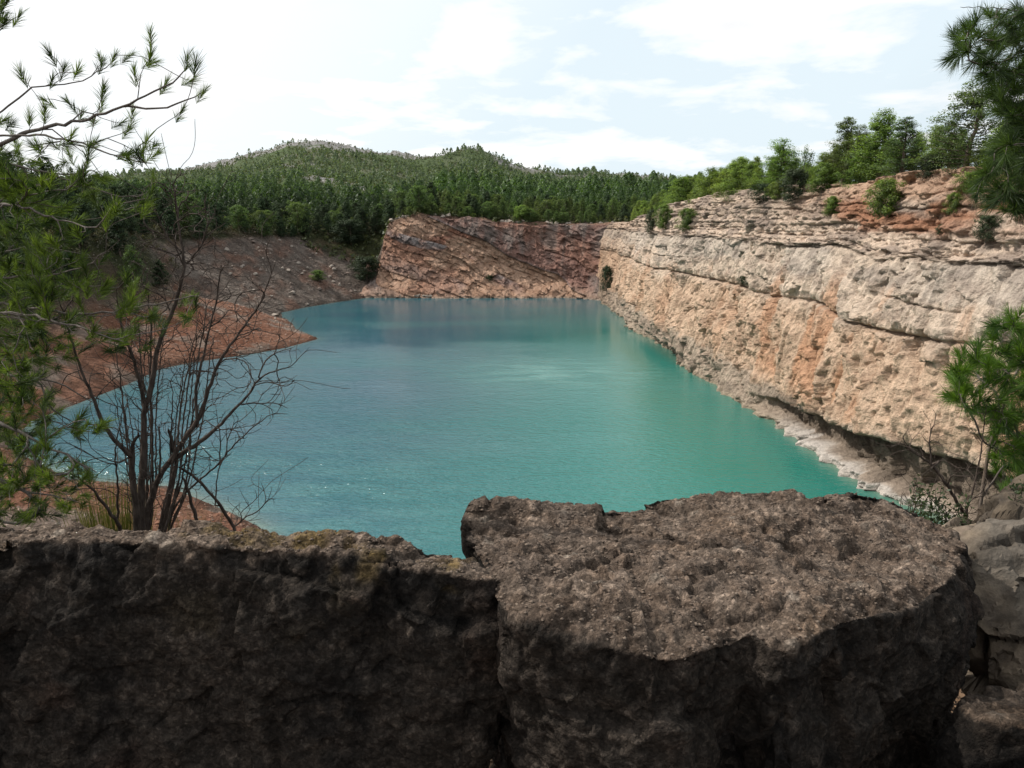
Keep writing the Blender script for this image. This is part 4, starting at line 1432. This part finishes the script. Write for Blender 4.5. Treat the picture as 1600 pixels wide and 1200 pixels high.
# loose stones and grit on top of the blocks
acc = Acc()
g = np.random.default_rng(77)
def grit(Pts, Nn, n, smin, smax, o_parent, name):
    acc = Acc()
    w_ = ss(.45, .75, Nn[:, 2]); w_ = w_ / w_.sum()
    idx = g.choice(len(Pts), n, p=w_)
    sz = smin + (smax - smin) * g.random(n) ** 4
    base = IV[::1]
    # low-poly pebble
    pv = np.concatenate([oct_, rand_unit(0, g).reshape(0, 3)])
    V = oct_[None] * sz[:, None, None] * g.uniform(.6, 1.25, (n, 6, 1)) * np.array([1, .9, .45])
    an = g.uniform(0, 6.28, n); ca, sa = np.cos(an)[:, None], np.sin(an)[:, None]
    V = np.stack([V[..., 0] * ca - V[..., 1] * sa, V[..., 0] * sa + V[..., 1] * ca, V[..., 2]], -1) + Pts[idx][:, None, :]
    Fq = (np.concatenate([of, of[:, ::-1] * 0 + np.array([(1, 0, 5), (2, 1, 5), (3, 2, 5), (0, 3, 5)])])[None] + (np.arange(n) * 6)[:, None, None]).reshape(-1, 3)
    k = g.random(n)[:, None]
    c = C3(.08, .06, .048) * (1 - k) + C3(.175, .135, .105) * k
    ob = mesh_np(name, V.reshape(-1, 3), Fq, M_stone2, np.repeat(c, 6, 0), o_parent, smooth=True)
    ob['kind'] = 'stuff'
M_stone2 = mat_rock('grit', s1=.02, s2=.005, amp=.25, bump=.5, bdist=.05)
grit(RP, RN, 9000, .0010, .0085, right_block, 'grit')
grit(LP, LN, 4000, .0012, .008, left_block, 'grit')

# ------------------------------------------------------------------ branch networks
class Net:
    def __init__(s, step, g):
        s.P, s.par, s.main, s.tips, s.step, s.g = [], [], [], [], step, g
        s.rmin = []

    def add_main(s, pts, r0=None, r1=None, wig=.003, attach=True, mid=None):
        pts = np.array([at(*p) if p[0] is not None else p[1] for p in pts], float)
        seg = np.linalg.norm(np.diff(pts, axis=0), axis=1)
        q = np.concatenate([[0], np.cumsum(seg)])
        n = max(3, int(q[-1] / s.step))
        # Catmull-like smoothing by oversampling and averaging
        f = np.linspace(0, q[-1], n * 3)
        C = np.stack([np.interp(f, q, pts[:, k]) for k in range(3)], 1)
        w5 = max(3, int(len(f) / len(pts) / 1.5)) | 1
        pad = np.pad(C, ((w5 // 2, w5 // 2), (0, 0)), mode='edge')
        C = np.stack([np.convolve(pad[:, k], np.ones(w5) / w5, 'valid') for k in range(3)], 1)[::3]
        C[0] = pts[0]
        C = C + np.cumsum(s.g.normal(size=C.shape) * wig, 0) * .25 + s.g.normal(size=C.shape) * wig * .5
        par = -1
        if attach and s.P:
            A = np.array(s.P)
            dd = np.linalg.norm(A - C[0], axis=1)
            j = int(np.argmin(dd))
            if dd[j] < .25:
                par = j
        m = mid if mid is not None else (max(s.main) + 1 if s.main else 0)
        for k, c in enumerate(C):
            s.P.append(c); s.par.append(par); par = len(s.P) - 1
            s.main.append(m)
            rr = 0 if r0 is None else r0 + (r1 - r0) * k / len(C)
            s.rmin.append(rr)
        return m

    def grow(s, tips, maxd=.6, lift=.25, back=1.2, wig=.15, tan=.45):
        tips = np.asarray(tips, float)
        A = np.array(s.P)
        d0 = np.array([np.linalg.norm(A - t_, axis=1).min() for t_ in tips])
        for i in np.argsort(d0):
            tp = tips[i]
            A = np.array(s.P)
            par = np.array(s.par)
            dirs = A - A[np.maximum(par, 0)]
            dirs /= np.linalg.norm(dirs, axis=1)[:, None] + 1e-9
            v = tp - A
            L = np.linalg.norm(v, axis=1) + 1e-9
            cs = (v * dirs).sum(1) / L
            cost = L * (1 + back * np.clip(.75 - cs, 0, 2))
            j = int(np.argmin(cost))
            if L[j] > maxd or L[j] < s.step * .8: continue
            n = max(2, int(L[j] / s.step))
            p0 = A[j]
            c = p0 + dirs[j] * L[j] * tan + s.g.normal(size=3) * L[j] * wig
            c2_ = tp - np.array([0, 0, lift]) * L[j] * .5 - (tp - p0) * .15
            pp = j
            for k in range(1, n + 1):
                u = k / n
                q = p0 * (1 - u) ** 3 + 3 * c * u * (1 - u) ** 2 + 3 * c2_ * u * u * (1 - u) + tp * u ** 3
                s.P.append(q); s.par.append(pp); pp = len(s.P) - 1
                s.main.append(s.main[j]); s.rmin.append(0)
            s.tips.append(pp)

    def finish(s, rtip, pw, sides=6):
        n = len(s.P)
        cnt = np.zeros(n)
        kids = [[] for _ in range(n)]
        for i in range(n - 1, -1, -1):
            if not kids[i]: cnt[i] = 1
            if s.par[i] >= 0:
                cnt[s.par[i]] += cnt[i]; kids[s.par[i]].append(i)
        rad = np.maximum(rtip * cnt ** (1 / pw), np.array(s.rmin))
        accs = {}
        P = np.array(s.P)
        starts = [(-1, i) for i in range(n) if s.par[i] < 0]
        while starts:
            p, i = starts.pop()
            chain = [p, i] if p >= 0 else [i]
            while kids[i]:
                ks = sorted(kids[i], key=lambda k: (-(s.main[k] == s.main[i] and s.rmin[k] > 0), -rad[k]))
                for k in ks[1:]: starts.append((i, k))
                i = ks[0]; chain.append(i)
            if len(chain) < 2: continue
            C = P[chain]; Rr = rad[chain].copy()
            if p >= 0: Rr[0] = min(Rr[0], Rr[1] * 1.15)
            Rr[-1] *= .6
            if len(chain) > 4 and Rr.max() > rtip * 3:
                Rr = Rr * (1 + .10 * vnoise(C / .04, 3))
            a = accs.setdefault(s.main[chain[-1]], Acc())
            a.add(*tube(C, Rr, sides if Rr.max() > rtip * 2.2 else 4))
        return accs

    def tip_dirs(s):
        out = []
        for i in s.tips:
            j = i
            for _ in range(2):
                if s.par[j] >= 0: j = s.par[j]
            v = s.P[i] - s.P[j]
            out.append(v / (np.linalg.norm(v) + 1e-9))
        return np.array([s.P[i] for i in s.tips]), np.array(out), np.array([s.main[i] for i in s.tips])


def needles(P, Dn, n, L, wid, g, spread=.75, upb=.35, stem=.045, cd=(.020, .045, .014), cl=(.10, .18, .03), bright=None):
    """tufts of long needles around each twig end"""
    m = len(P)
    D = Dn + np.array([0, 0, upb]); D /= np.linalg.norm(D, axis=1)[:, None]
    Pt = np.repeat(P, n, 0); Dt = np.repeat(D, n, 0)
    k = g.random(m * n)
    base = Pt - Dt * (stem * k)[:, None]
    r = rand_unit(m * n, g)
    r -= (r * Dt).sum(1)[:, None] * Dt
    r /= np.linalg.norm(r, axis=1)[:, None]
    sp = spread * (.25 + .9 * k) * g.uniform(.6, 1.3, m * n)
    d = Dt * np.cos(sp)[:, None] + r * np.sin(sp)[:, None]
    ln = L * g.uniform(.65, 1.1, m * n) * np.repeat(g.uniform(.8, 1.15, m), n)
    w_ = np.cross(d, rand_unit(m * n, g)); w_ /= np.linalg.norm(w_, axis=1)[:, None]
    w_ *= wid / 2
    bend = r * .12 * ln[:, None] - np.array([0, 0, .08]) * ln[:, None]
    midp = base + d * (ln * .5)[:, None] + bend * .2
    tip = base + d * ln[:, None] + bend
    V = np.stack([base - w_ * .8, base + w_ * .8, midp + w_, midp - w_, tip], 1).reshape(-1, 3)
    b = np.arange(m * n)[:, None] * 5
    Fq = b + np.array([[0, 1, 2, 3]])
    Ft = b + np.array([[3, 2, 4]])
    br = np.repeat(g.random(m) if bright is None else bright, n)
    K = np.clip(br * .8 + g.normal(size=m * n) * .15, 0, 1)
    c = C3(*cd) * (1 - K[:, None]) + C3(*cl) * K[:, None]
    return V, Fq, Ft, np.repeat(c, 5, 0)


M_needle = mat_leaf('needles', hue=.0, val=.0, trans=.5)
M_twig = mat_bark('pine_twig_bark', (.085, .07, .058), (.19, .165, .15), 60)
M_dead = mat_bark('dead_wood', (.030, .022, .018), (.105, .082, .068), 70)


def tips_in(poly, n, y0, y1, g):
    poly = np.array(poly, float)
    lo, hi = poly.min(0), poly.max(0)
    out = []
    while len(out) < n:
        p = g.uniform(lo, hi)
        c = False
        j = len(poly) - 1
        for i in range(len(poly)):
            if (poly[i, 1] > p[1]) != (poly[j, 1] > p[1]) and p[0] < (poly[j, 0] - poly[i, 0]) * (p[1] - poly[i, 1]) / (poly[j, 1] - poly[i, 1]) + poly[i, 0]: c = not c
            j = i
        if c: out.append(at(p[0], p[1], g.uniform(y0, y1)))
    return out


def build_pine(name, label, mains, tips, trunk_pts, r_trunk, g, n_need, L, wid, rtip=.0011, pw=2.2, step=.03, maxd=.7, spread=.75, **kw):
    root = empty(name, trunk_pts[0])
    tag(root, label, 'tree')
    bpy.context.view_layer.update()
    base = np.array(trunk_pts[0])
    tp = np.array(trunk_pts, float)
    f = np.linspace(0, len(tp) - 1, 22)
    C = np.stack([np.interp(f, range(len(tp)), tp[:, k]) for k in range(3)], 1)
    a = Acc(); a.add(*tube(C - base, np.linspace(r_trunk, r_trunk * .35, 22), 10))
    a.make('trunk', M_bark, root)
    net = Net(step, g)
    for mm in mains:
        net.add_main(mm[0], mm[1], mm[2], attach=(len(mm) > 3 and mm[3]), wig=.005)
    net.grow(tips, maxd=maxd)

    TP, TD, TM = net.tip_dirs()
    accs = net.finish(rtip, pw)
    for k, a in accs.items():
        a.V = [v - base for v in a.V]
        b = a.make('branch', M_twig, root)
        ms = TM == k
        if ms.any():
            V, Fq, Ft, c = needles(TP[ms], TD[ms], n_need, L, wid, g, spread=spread, **kw)
            mesh_np('needles', V - base, [Fq, Ft], M_needle, c, b, smooth=False)
    return root, net


g = np.random.default_rng(101)
YA = 2.55
zoom = lambda L_: [(x * .3751, y * .3751) for x, y in L_]
sky_t = zoom([(625, 135), (85, 300), (205, 222), (265, 290), (325, 290), (220, 325), (415, 230), (425, 260), (478, 230), (545, 230), (628, 225), (640, 260), (430, 365), (560, 300), (782, 240), (815, 262), (690, 350), (800, 335), (850, 380), (760, 455), (540, 430), (550, 460),
              (183, 412), (122, 475), (185, 455), (288, 430), (345, 465), (385, 505), (510, 510), (540, 535), (555, 590), (612, 585), (650, 600), (395, 595), (305, 552), (428, 430), (50, 515), (20, 500), (655, 640), (300, 600)])
sky_tips = [at(x, y, YA + g.normal() * .13) for x, y in sky_t]
trunkL = [(-2.35, 2.7, 22.6), (-2.3, 2.68, 24.2), (-2.33, 2.66, 25.6), (-2.28, 2.7, 27.3)]
TL = lambda z: (None, np.array([-2.31, 2.68, z]))
W_ = lambda pts, y0, y1: [(x, y, y0 + (y1 - y0) * k / max(1, len(pts) - 1)) for k, (x, y) in enumerate(pts)]
mains = [
    ([TL(25.25)] + W_([(-40, 245), (28, 207), (75, 191), (124, 184), (161, 176), (195, 163), (225, 150), (262, 137), (289, 112)], 2.6, 2.5), .011, .002),
    (W_([(197, 163), (215, 167), (255, 169), (278, 165), (316, 146)], 2.54, 2.5), .004, .0015, True),
    ([TL(25.5)] + W_([(-20, 190), (0, 168), (19, 150), (49, 131), (90, 128), (120, 122), (152, 108), (175, 92)], 2.6, 2.65), .006, .0014),
    ([TL(25.1)] + W_([(0, 214), (60, 216), (130, 230), (157, 244), (210, 259), (244, 258)], 2.5, 2.35), .007, .0015),
    ([TL(25.0)] + W_([(0, 250), (60, 268), (130, 285), (180, 310), (240, 302)], 2.7, 2.8), .007, .0015),
    ([TL(24.9)] + W_([(0, 312), (60, 330), (110, 350), (160, 352)], 2.4, 2.2), .008, .0015),
    ([TL(24.75)] + W_([(-10, 400), (50, 380), (110, 392), (150, 400)], 2.8, 2.9), .007, .0015),
    ([TL(24.7)] + W_([(0, 437), (60, 437), (120, 430), (160, 410), (172, 395)], 2.5, 2.4), .008, .0015),
    ([TL(24.65)] + W_([(-30, 470), (50, 478), (120, 490), (200, 482), (280, 465), (326, 452)], 2.6, 2.5), .009, .0015),
    ([TL(24.6)] + W_([(0, 490), (80, 505), (150, 520), (205, 545)], 2.35, 2.2), .008, .0015),
    ([TL(24.5)] + W_([(-20, 580), (40, 590), (100, 600), (160, 640)], 2.7, 2.75), .008, .0015),
    ([TL(24.4)] + W_([(-20, 650), (60, 690), (110, 720), (165, 748)], 2.4, 2.3), .008, .0015),
    ([TL(24.3)] + W_([(-20, 740), (40, 770), (90, 775), (120, 790)], 2.5, 2.4), .008, .0015),
]
mains.append(([TL(26.3)] + W_([(-60, 60), (-10, 38), (20, 35)], 2.6, 2.6), .005, .0015))
tips = list(sky_tips) + tips_in([(-60, 0), (45, 0), (40, 28), (-60, 50)], 22, 2.45, 2.75, g)
for poly, n in [([(-60, 205), (60, 205), (110, 225), (250, 235), (262, 265), (250, 320), (160, 350), (120, 420), (-60, 420)], 125),
                ([(-60, 400), (130, 400), (180, 400), (215, 430), (250, 480), (235, 545), (120, 560), (60, 590), (-60, 600)], 150),
                ([(-60, 590), (80, 590), (110, 640), (175, 650), (170, 690), (90, 690), (170, 750), (120, 800), (60, 815), (-60, 815)], 170),
                ([(235, 470), (300, 460), (345, 440), (335, 470), (290, 500), (245, 520)], 7)]:
    tips += tips_in(poly, n, 2.15, 2.95, g)
    tips += tips_in([(-60, 230), (70, 230), (90, 500), (70, 810), (-60, 810)], 75, 2.2, 3.0, g)
pineL, netL = build_pine('pine_tree', 'near pine reaching in from the left edge with long green needle tufts', mains, tips, trunkL, .05, g, 72, .048, .0014, upb=.75, spread=.6,
                         cd=(.020, .040, .014), cl=(.14, .205, .034), maxd=1.0)
# corner twig of another bough (same pine, higher up)
g = np.random.default_rng(102)
# right-hand upper pine
trunkR = [(4.0, 4.7, 22.4), (3.95, 4.7, 24.5), (4.0, 4.65, 26.5), (3.9, 4.7, 28.6)]
TR = lambda z: (None, np.array([3.97, 4.68, z]))
mains = [
    ([TR(27.7)] + W_([(1690, 30), (1600, 8), (1540, 3), (1480, 1)], 4.5, 4.3), .008, .0015),
    ([TR(27.3)] + W_([(1690, 100), (1620, 80), (1560, 68), (1515, 55), (1492, 48)], 4.6, 4.5), .011, .002),
    ([TR(27.0)] + W_([(1690, 150), (1640, 130), (1590, 112), (1540, 100), (1500, 88)], 4.5, 4.3), .010, .002),
    ([TR(26.7)] + W_([(1690, 200), (1640, 180), (1600, 165), (1560, 160)], 4.7, 4.6), .010, .002),
    ([TR(26.3)] + W_([(1700, 250), (1650, 235), (1600, 222), (1570, 230)], 4.4, 4.2), .010, .002),
    ([TR(26.0)] + W_([(1700, 300), (1640, 285), (1590, 280), (1550, 290)], 4.6, 4.4), .010, .002),
]
tips = []
for poly, n in [([(1482, 55), (1510, 30), (1560, 12), (1660, 5), (1660, 120), (1560, 120), (1500, 100), (1478, 88)], 150),
                ([(1535, 110), (1660, 105), (1660, 335), (1540, 325), (1520, 300), (1545, 250), (1565, 200), (1545, 150)], 420)]:
    tips += tips_in(poly, n, 4.1, 5.0, g)
tips += tips_in([(1650, -60), (2000, -60), (2000, 330), (1650, 330)], 300, 4.1, 5.2, g)
pineR, netR = build_pine('pine_tree', 'near pine with dark needle tufts hanging in at the top right corner', mains, tips, trunkR, .09, g, 60, .105, .0025, rtip=.0014, maxd=.9,
                         cd=(.020, .040, .015), cl=(.075, .125, .030), spread=.7)
# small pine on the rim at right
g = np.random.default_rng(103)
b0 = at(1528, 838, 4.1); zb = gz(b0[0], b0[1])
st = [tuple([b0[0], b0[1], zb - .05]), tuple(at(1530, 800, 4.1)), tuple(at(1545, 700, 4.1)), tuple(at(1580, 600, 4.12)), tuple(at(1615, 520, 4.15))]
mains = []
for zf, pts in [(.30, [(1575, 720), (1600, 740), (1640, 730)]), (.45, [(1560, 700), (1535, 690), (1512, 640), (1490, 610)]), (.55, [(1565, 650), (1610, 660), (1660, 650)]), (.62, [(1560, 620), (1530, 590), (1505, 560)]),
                (.75, [(1580, 590), (1550, 560), (1530, 535)]), (.8, [(1600, 570), (1640, 560)]), (.95, [(1610, 535), (1590, 505), (1580, 495)]), (.9, [(1625, 530), (1660, 500)]), (.25, [(1560, 780), (1590, 790), (1630, 780)])]:
    q = np.array(st); f = zf * (len(st) - 1)
    p0 = np.array([np.interp(f, range(len(st)), q[:, k]) for k in range(3)])
    mains.append(([(None, p0)] + W_(pts, 4.1, g.uniform(3.8, 4.5)), .006, .0015))
tips = []
for poly, n in [([(1475, 618), (1500, 545), (1530, 520), (1575, 488), (1660, 480), (1660, 650), (1560, 655), (1510, 640)], 210),
                ([(1545, 640), (1660, 640), (1660, 830), (1600, 820), (1562, 770), (1550, 700)], 190)]:
    tips += tips_in(poly, n, 3.8, 4.5, g)
pineS, netS = build_pine('pine_tree', 'small bright green pine growing on the rim at the right edge', mains, tips, st, .013, g, 64, .10, .0024, rtip=.0013, maxd=.8,
                         cd=(.026, .060, .014), cl=(.13, .24, .026), spread=.65)

# ------------------------------------------------------------------ bare shrub at left
g = np.random.default_rng(104)
def bare(name, label, mains, ntips, spreadpx, dmin, dmax, rtip, pw, g, step=.022, extra=(), mat=None, cat='shrub', maxd=.35, up=.5, part='stem'):
    b = at(*mains[0][0][0])
    root = empty(name, (b[0], b[1], gz(b[0], b[1])))
    base = np.array(root.location[:])
    tag(root, label, cat)
    net = Net(step, g)
    for mm in mains:
        net.add_main(mm[0], mm[1] * .82, mm[2] * .82, wig=.0028, attach=len(mm) > 3 and mm[3], mid=None)
    A = np.array(net.P)
    wgt = np.array(net.rmin); wgt = (1 / (wgt + .004)); wgt /= wgt.sum()
    tips = []
    for _ in range(ntips):
        j = g.choice(len(A), p=wgt)
        dj = A[j] - A[max(net.par[j], 0)]
        dj = dj / (np.linalg.norm(dj) + 1e-9)
        v = dj * .6 + rand_unit(1, g)[0] * .9 + np.array([0, 0, up])
        v /= np.linalg.norm(v)
        tips.append(A[j] + v * g.uniform(dmin, dmax))
    tips += list(extra)
    net.grow(tips, maxd=maxd, lift=.12, back=2.2, wig=.05, tan=.28)
    for k, a in net.finish(rtip, pw, 7).items():
        a.V = [v - base for v in a.V]
        a.make(part, mat or M_dead, root)
    return root


m = lambda L_, y0, y1: W_([(150 + x * .2917, 480 + y * .2917) for x, y in L_], y0, y1)
mains = [
    (W_([(222, 840)], 2.75, 2.75) + m([(240, 1160), (255, 950), (265, 750), (270, 550), (310, 400), (330, 260), (375, 120), (430, 0)], 2.75, 2.8) + W_([(288, 435), (292, 410), (284, 375), (278, 330), (270, 285)], 2.8, 2.85), .019, .0022),
    (W_([(214, 840)], 2.7, 2.7) + m([(215, 1100), (185, 880), (180, 770), (205, 700), (228, 680)], 2.7, 2.65), .017, .006),
    (m([(185, 800), (150, 770), (60, 660), (0, 520)], 2.68, 2.6) + W_([(128, 575), (105, 510), (95, 470)], 2.6, 2.55), .010, .002, True),
    (W_([(228, 842)], 2.8, 2.8) + m([(260, 1130), (330, 920), (380, 840), (470, 780), (600, 690), (700, 590), (790, 500), (870, 370), (960, 345), (1040, 320)], 2.8, 2.95), .017, .002),
    (m([(400, 825), (470, 720), (560, 590), (600, 460), (680, 280), (740, 190), (860, 30), (900, -40)], 2.83, 2.9) + W_([(422, 440), (434, 405)], 2.9, 2.9), .012, .0015, True),
    (W_([(252, 845)], 2.85, 2.85) + m([(370, 1160), (400, 960), (430, 850)], 2.85, 2.85), .014, .011),
    (m([(430, 850), (405, 720), (385, 640)], 2.85, 2.82), .009, .006, True),
    (W_([(372, 850)], 3.0, 3.0) + m([(740, 1180), (650, 1040), (560, 930), (480, 870), (435, 850)], 3.0, 2.86), .009, .006),
    (W_([(310, 850)], 2.9, 2.9) + m([(540, 1130), (500, 990), (460, 890)], 2.9, 2.86), .009, .006),
    (W_([(262, 840)], 3.1, 3.1) + m([(410, 1080), (520, 960), (660, 840), (740, 740), (850, 640), (940, 570), (1050, 575)], 3.1, 3.15), .007, .0015),
    (m([(545, 640), (530, 440), (570, 280), (610, 120), (640, 0)], 2.84, 2.9) + W_([(345, 440), (348, 400)], 2.9, 2.9), .008, .0015, True),
    (m([(268, 545), (230, 380), (190, 230), (150, 150)], 2.78, 2.75) + W_([(188, 490), (180, 440)], 2.75, 2.7), .009, .0018, True),
    (W_([(292, 412), (315, 385), (325, 350), (340, 330)], 2.83, 2.85), .004, .0012, True),
    (W_([(286, 395), (262, 375), (245, 330), (232, 300)], 2.83, 2.8), .004, .0012, True),
    (W_([(190, 845), (188, 818), (162, 789), (148, 765), (120, 745)], 2.65, 2.5), .010, .003),
    (m([(780, 520), (900, 520), (980, 515), (1050, 560)], 2.9, 3.0), .004, .0012, True),
    (m([(870, 375), (900, 290), (960, 240), (985, 300)], 2.9, 3.0), .004, .0012, True),
    (m([(660, 845), (665, 700), (640, 560)], 3.12, 3.1), .004, .0012, True),
    (m([(400, 830), (400, 600), (410, 440), (380, 370)], 2.84, 2.8), .005, .0012, True),
    (m([(340, 900), (345, 720), (330, 600)], 2.8, 2.75), .006, .002, True),
    (m([(120, 1130), (120, 950), (100, 800), (150, 560), (140, 470)], 2.9, 2.9), .006, .0012),
    (m([(640, 1060), (650, 880), (700, 780), (700, 600)], 3.0, 3.1), .004, .0012, True),
    (m([(740, 1180), (800, 1120), (860, 1100), (900, 1060), (940, 1010)], 3.0, 3.0), .004, .0012, True),
]
for k in range(22):   # extra thin upright stems
    x0 = g.uniform(165, 300); x1 = x0 + (x0 - 232) * g.uniform(.3, 1.1) + g.uniform(-15, 15); yt = g.uniform(470, 640)
    yb = g.uniform(2.7, 3.1)
    mains.append((W_([(228 + (x0 - 232) * .5, 845), (x0, 760), ((x0 + x1) / 2 + g.uniform(-8, 8), (760 + yt) / 2), (x1, yt)], yb, yb + .1), .0055, .0012))
ex = tips_in([(170, 520), (300, 470), (330, 400), (430, 440), (470, 560), (455, 640), (350, 720), (300, 800), (200, 780)], 650, 2.6, 3.15, g)
ex += tips_in([(200, 420), (215, 300), (270, 250), (340, 320), (350, 400), (300, 470), (220, 480)], 420, 2.7, 3.0, g)
ex += tips_in([(20, 560), (200, 560), (200, 810), (60, 800)], 90, 2.6, 3.0, g)
ex += tips_in([(330, 770), (430, 740), (430, 820), (380, 835)], 22, 2.9, 3.1, g)
bare('bare_shrub', 'leafless many-stemmed shrub with dark branches behind the left rock block', mains, 1500, 0, .05, .26, .0010, 2.9, g, extra=ex, maxd=.5, up=.9)
# bare twiggy shrub at right
g = np.random.default_rng(105)
mains = [(W_([(1500, 850), (1510, 800), (1525, 750), (1532, 700), (1540, 640)], 3.9, 3.9), .008, .002), (W_([(1505, 800), (1480, 760), (1455, 725), (1425, 705), (1408, 690)], 3.9, 3.8), .005, .0015, True),
         (W_([(1490, 845), (1475, 800), (1455, 780), (1440, 760)], 3.8, 3.8), .004, .0012), (W_([(1520, 850), (1540, 800), (1560, 770)], 3.9, 3.9), .005, .0015), (W_([(1430, 840), (1425, 800), (1415, 775)], 3.7, 3.7), .003, .001),
         (W_([(1470, 720), (1450, 735), (1438, 745)], 3.82, 3.8), .002, .001, True), (W_([(1455, 725), (1452, 690), (1455, 660)], 3.82, 3.8), .002, .001, True)]
bare('bare_shrub', 'dry twiggy shrub beside the small pine on the right-hand rim', mains, 190, 0, .05, .2, .0011, 2.0, g, extra=tips_in([(1400, 790), (1450, 740), (1540, 700), (1550, 800), (1500, 830), (1410, 830)], 110, 3.6, 4.1, g))


def leafy(name, label, cx, cy, Y, wpx, hpx, n, leaf, cd, cl, g, cat='shrub'):
    c = at(cx, cy + hpx / 2, Y)
    zb = gz(c[0], Y)
    root = empty(name, (c[0], Y, zb))
    tag(root, label, cat)
    s = Y / F * 1.02
    top = at(cx, cy - hpx / 2, Y)[2] - zb
    acc = Acc()
    w = wpx * s
    Cs = []
    for k in range(16):
        e = np.array([g.uniform(-.5, .5) * w, g.uniform(-.4, .4) * w, top * g.uniform(.55, 1)])
        tt = np.linspace(0, 1, 7)[:, None]
        Q = np.array([e[0] * .2, e[1] * .2, -.05]) * (1 - tt) ** 2 + 2 * tt * (1 - tt) * np.array([e[0] * .4, e[1] * .4, top * .5]) + e * tt ** 2
        Q += g.normal(size=Q.shape) * .006
        acc.add(*tube(Q, np.linspace(.005, .0012, 7), 5))
        m_ = n // 16
        f = g.uniform(.35, 1, m_)
        C = np.stack([np.interp(f, np.linspace(0, 1, 7), Q[:, q]) for q in range(3)], 1) + g.normal(size=(m_, 3)) * w * .07
        Cs.append(C)
    acc.make('stems', M_dead, root)
    C = np.concatenate(Cs)
    N = rand_unit(len(C), g) + np.array([0, -.2, .7]); N /= np.linalg.norm(N, axis=1)[:, None]
    V, Fq = leaf_tris(C, N, leaf * g.uniform(.6, 1.3, len(C)), g, .5)
    K = g.random((len(C), 1)) ** 1.3
    mesh_np('foliage', V, Fq, M_leafs, np.repeat(C3(*cd) * (1 - K) + C3(*cl) * K, 4, 0), root, smooth=False)
M_leafs = mat_leaf('shrub_leaves', hue=0, val=0, trans=.25)
leafy('leafy_shrub', 'dark small-leaved shrub behind the big block below the twiggy shrub', 1468, 792, 3.5, 95, 80, 3200, .017, (.018, .028, .012), (.06, .085, .03), g)
leafy('leafy_shrub', 'dense dark green shrub under the small pine at the right edge', 1592, 790, 3.5, 95, 110, 3200, .016, (.016, .026, .010), (.05, .075, .024), g)
leafy('leafy_shrub', 'thin grey green sprig on the far edge of the big block', 1415, 780, 3.3, 50, 60, 700, .014, (.03, .04, .02), (.08, .09, .05), g)
# yellow-green grassy clump at the foot of the bare shrub
def blades(name, label, cx, cy, Y, wpx, hpx, n, g):
    c = at(cx, cy + hpx / 2, Y); zb = gz(c[0], Y)
    top = at(cx, cy - hpx / 2, Y)[2] - zb
    w = wpx / F * Y
    B = np.stack([g.normal(size=n) * w * .22, g.normal(size=n) * w * .22, np.zeros(n)], 1)
    Tt = B + np.stack([g.normal(size=n) * w * .28, g.normal(size=n) * w * .28, top * g.uniform(.45, 1.05, n)], 1)
    M = (B + Tt) / 2 + np.stack([B[:, 0] * -.2, B[:, 1] * -.2, top * .12 * np.ones(n)], 1)
    wv = np.stack([np.cos(q := g.uniform(0, 6.28, n)), np.sin(q), 0 * q], 1) * .0018
    V = np.stack([B - wv, B + wv, M + wv, M - wv, Tt], 1).reshape(-1, 3)
    b = np.arange(n)[:, None] * 5
    K = g.random((n, 1))
    o = mesh_np(name, V, [b + np.array([[0, 1, 2, 3]]), b + np.array([[3, 2, 4]])], M_leafs, np.repeat(C3(.05, .065, .018) * (1 - K) + C3(.16, .16, .045) * K, 5, 0), smooth=False)
    o.location = (c[0], Y, zb)
    tag(o, label, 'plant')
blades('grass_clump', 'yellow green grassy clump left of the bare shrub stems', 172, 785, 3.0, 95, 95, 900, g)
blades('grass_clump', 'small grassy tuft at the foot of the bare shrub, right of its stems', 300, 812, 3.1, 70, 34, 350, g)
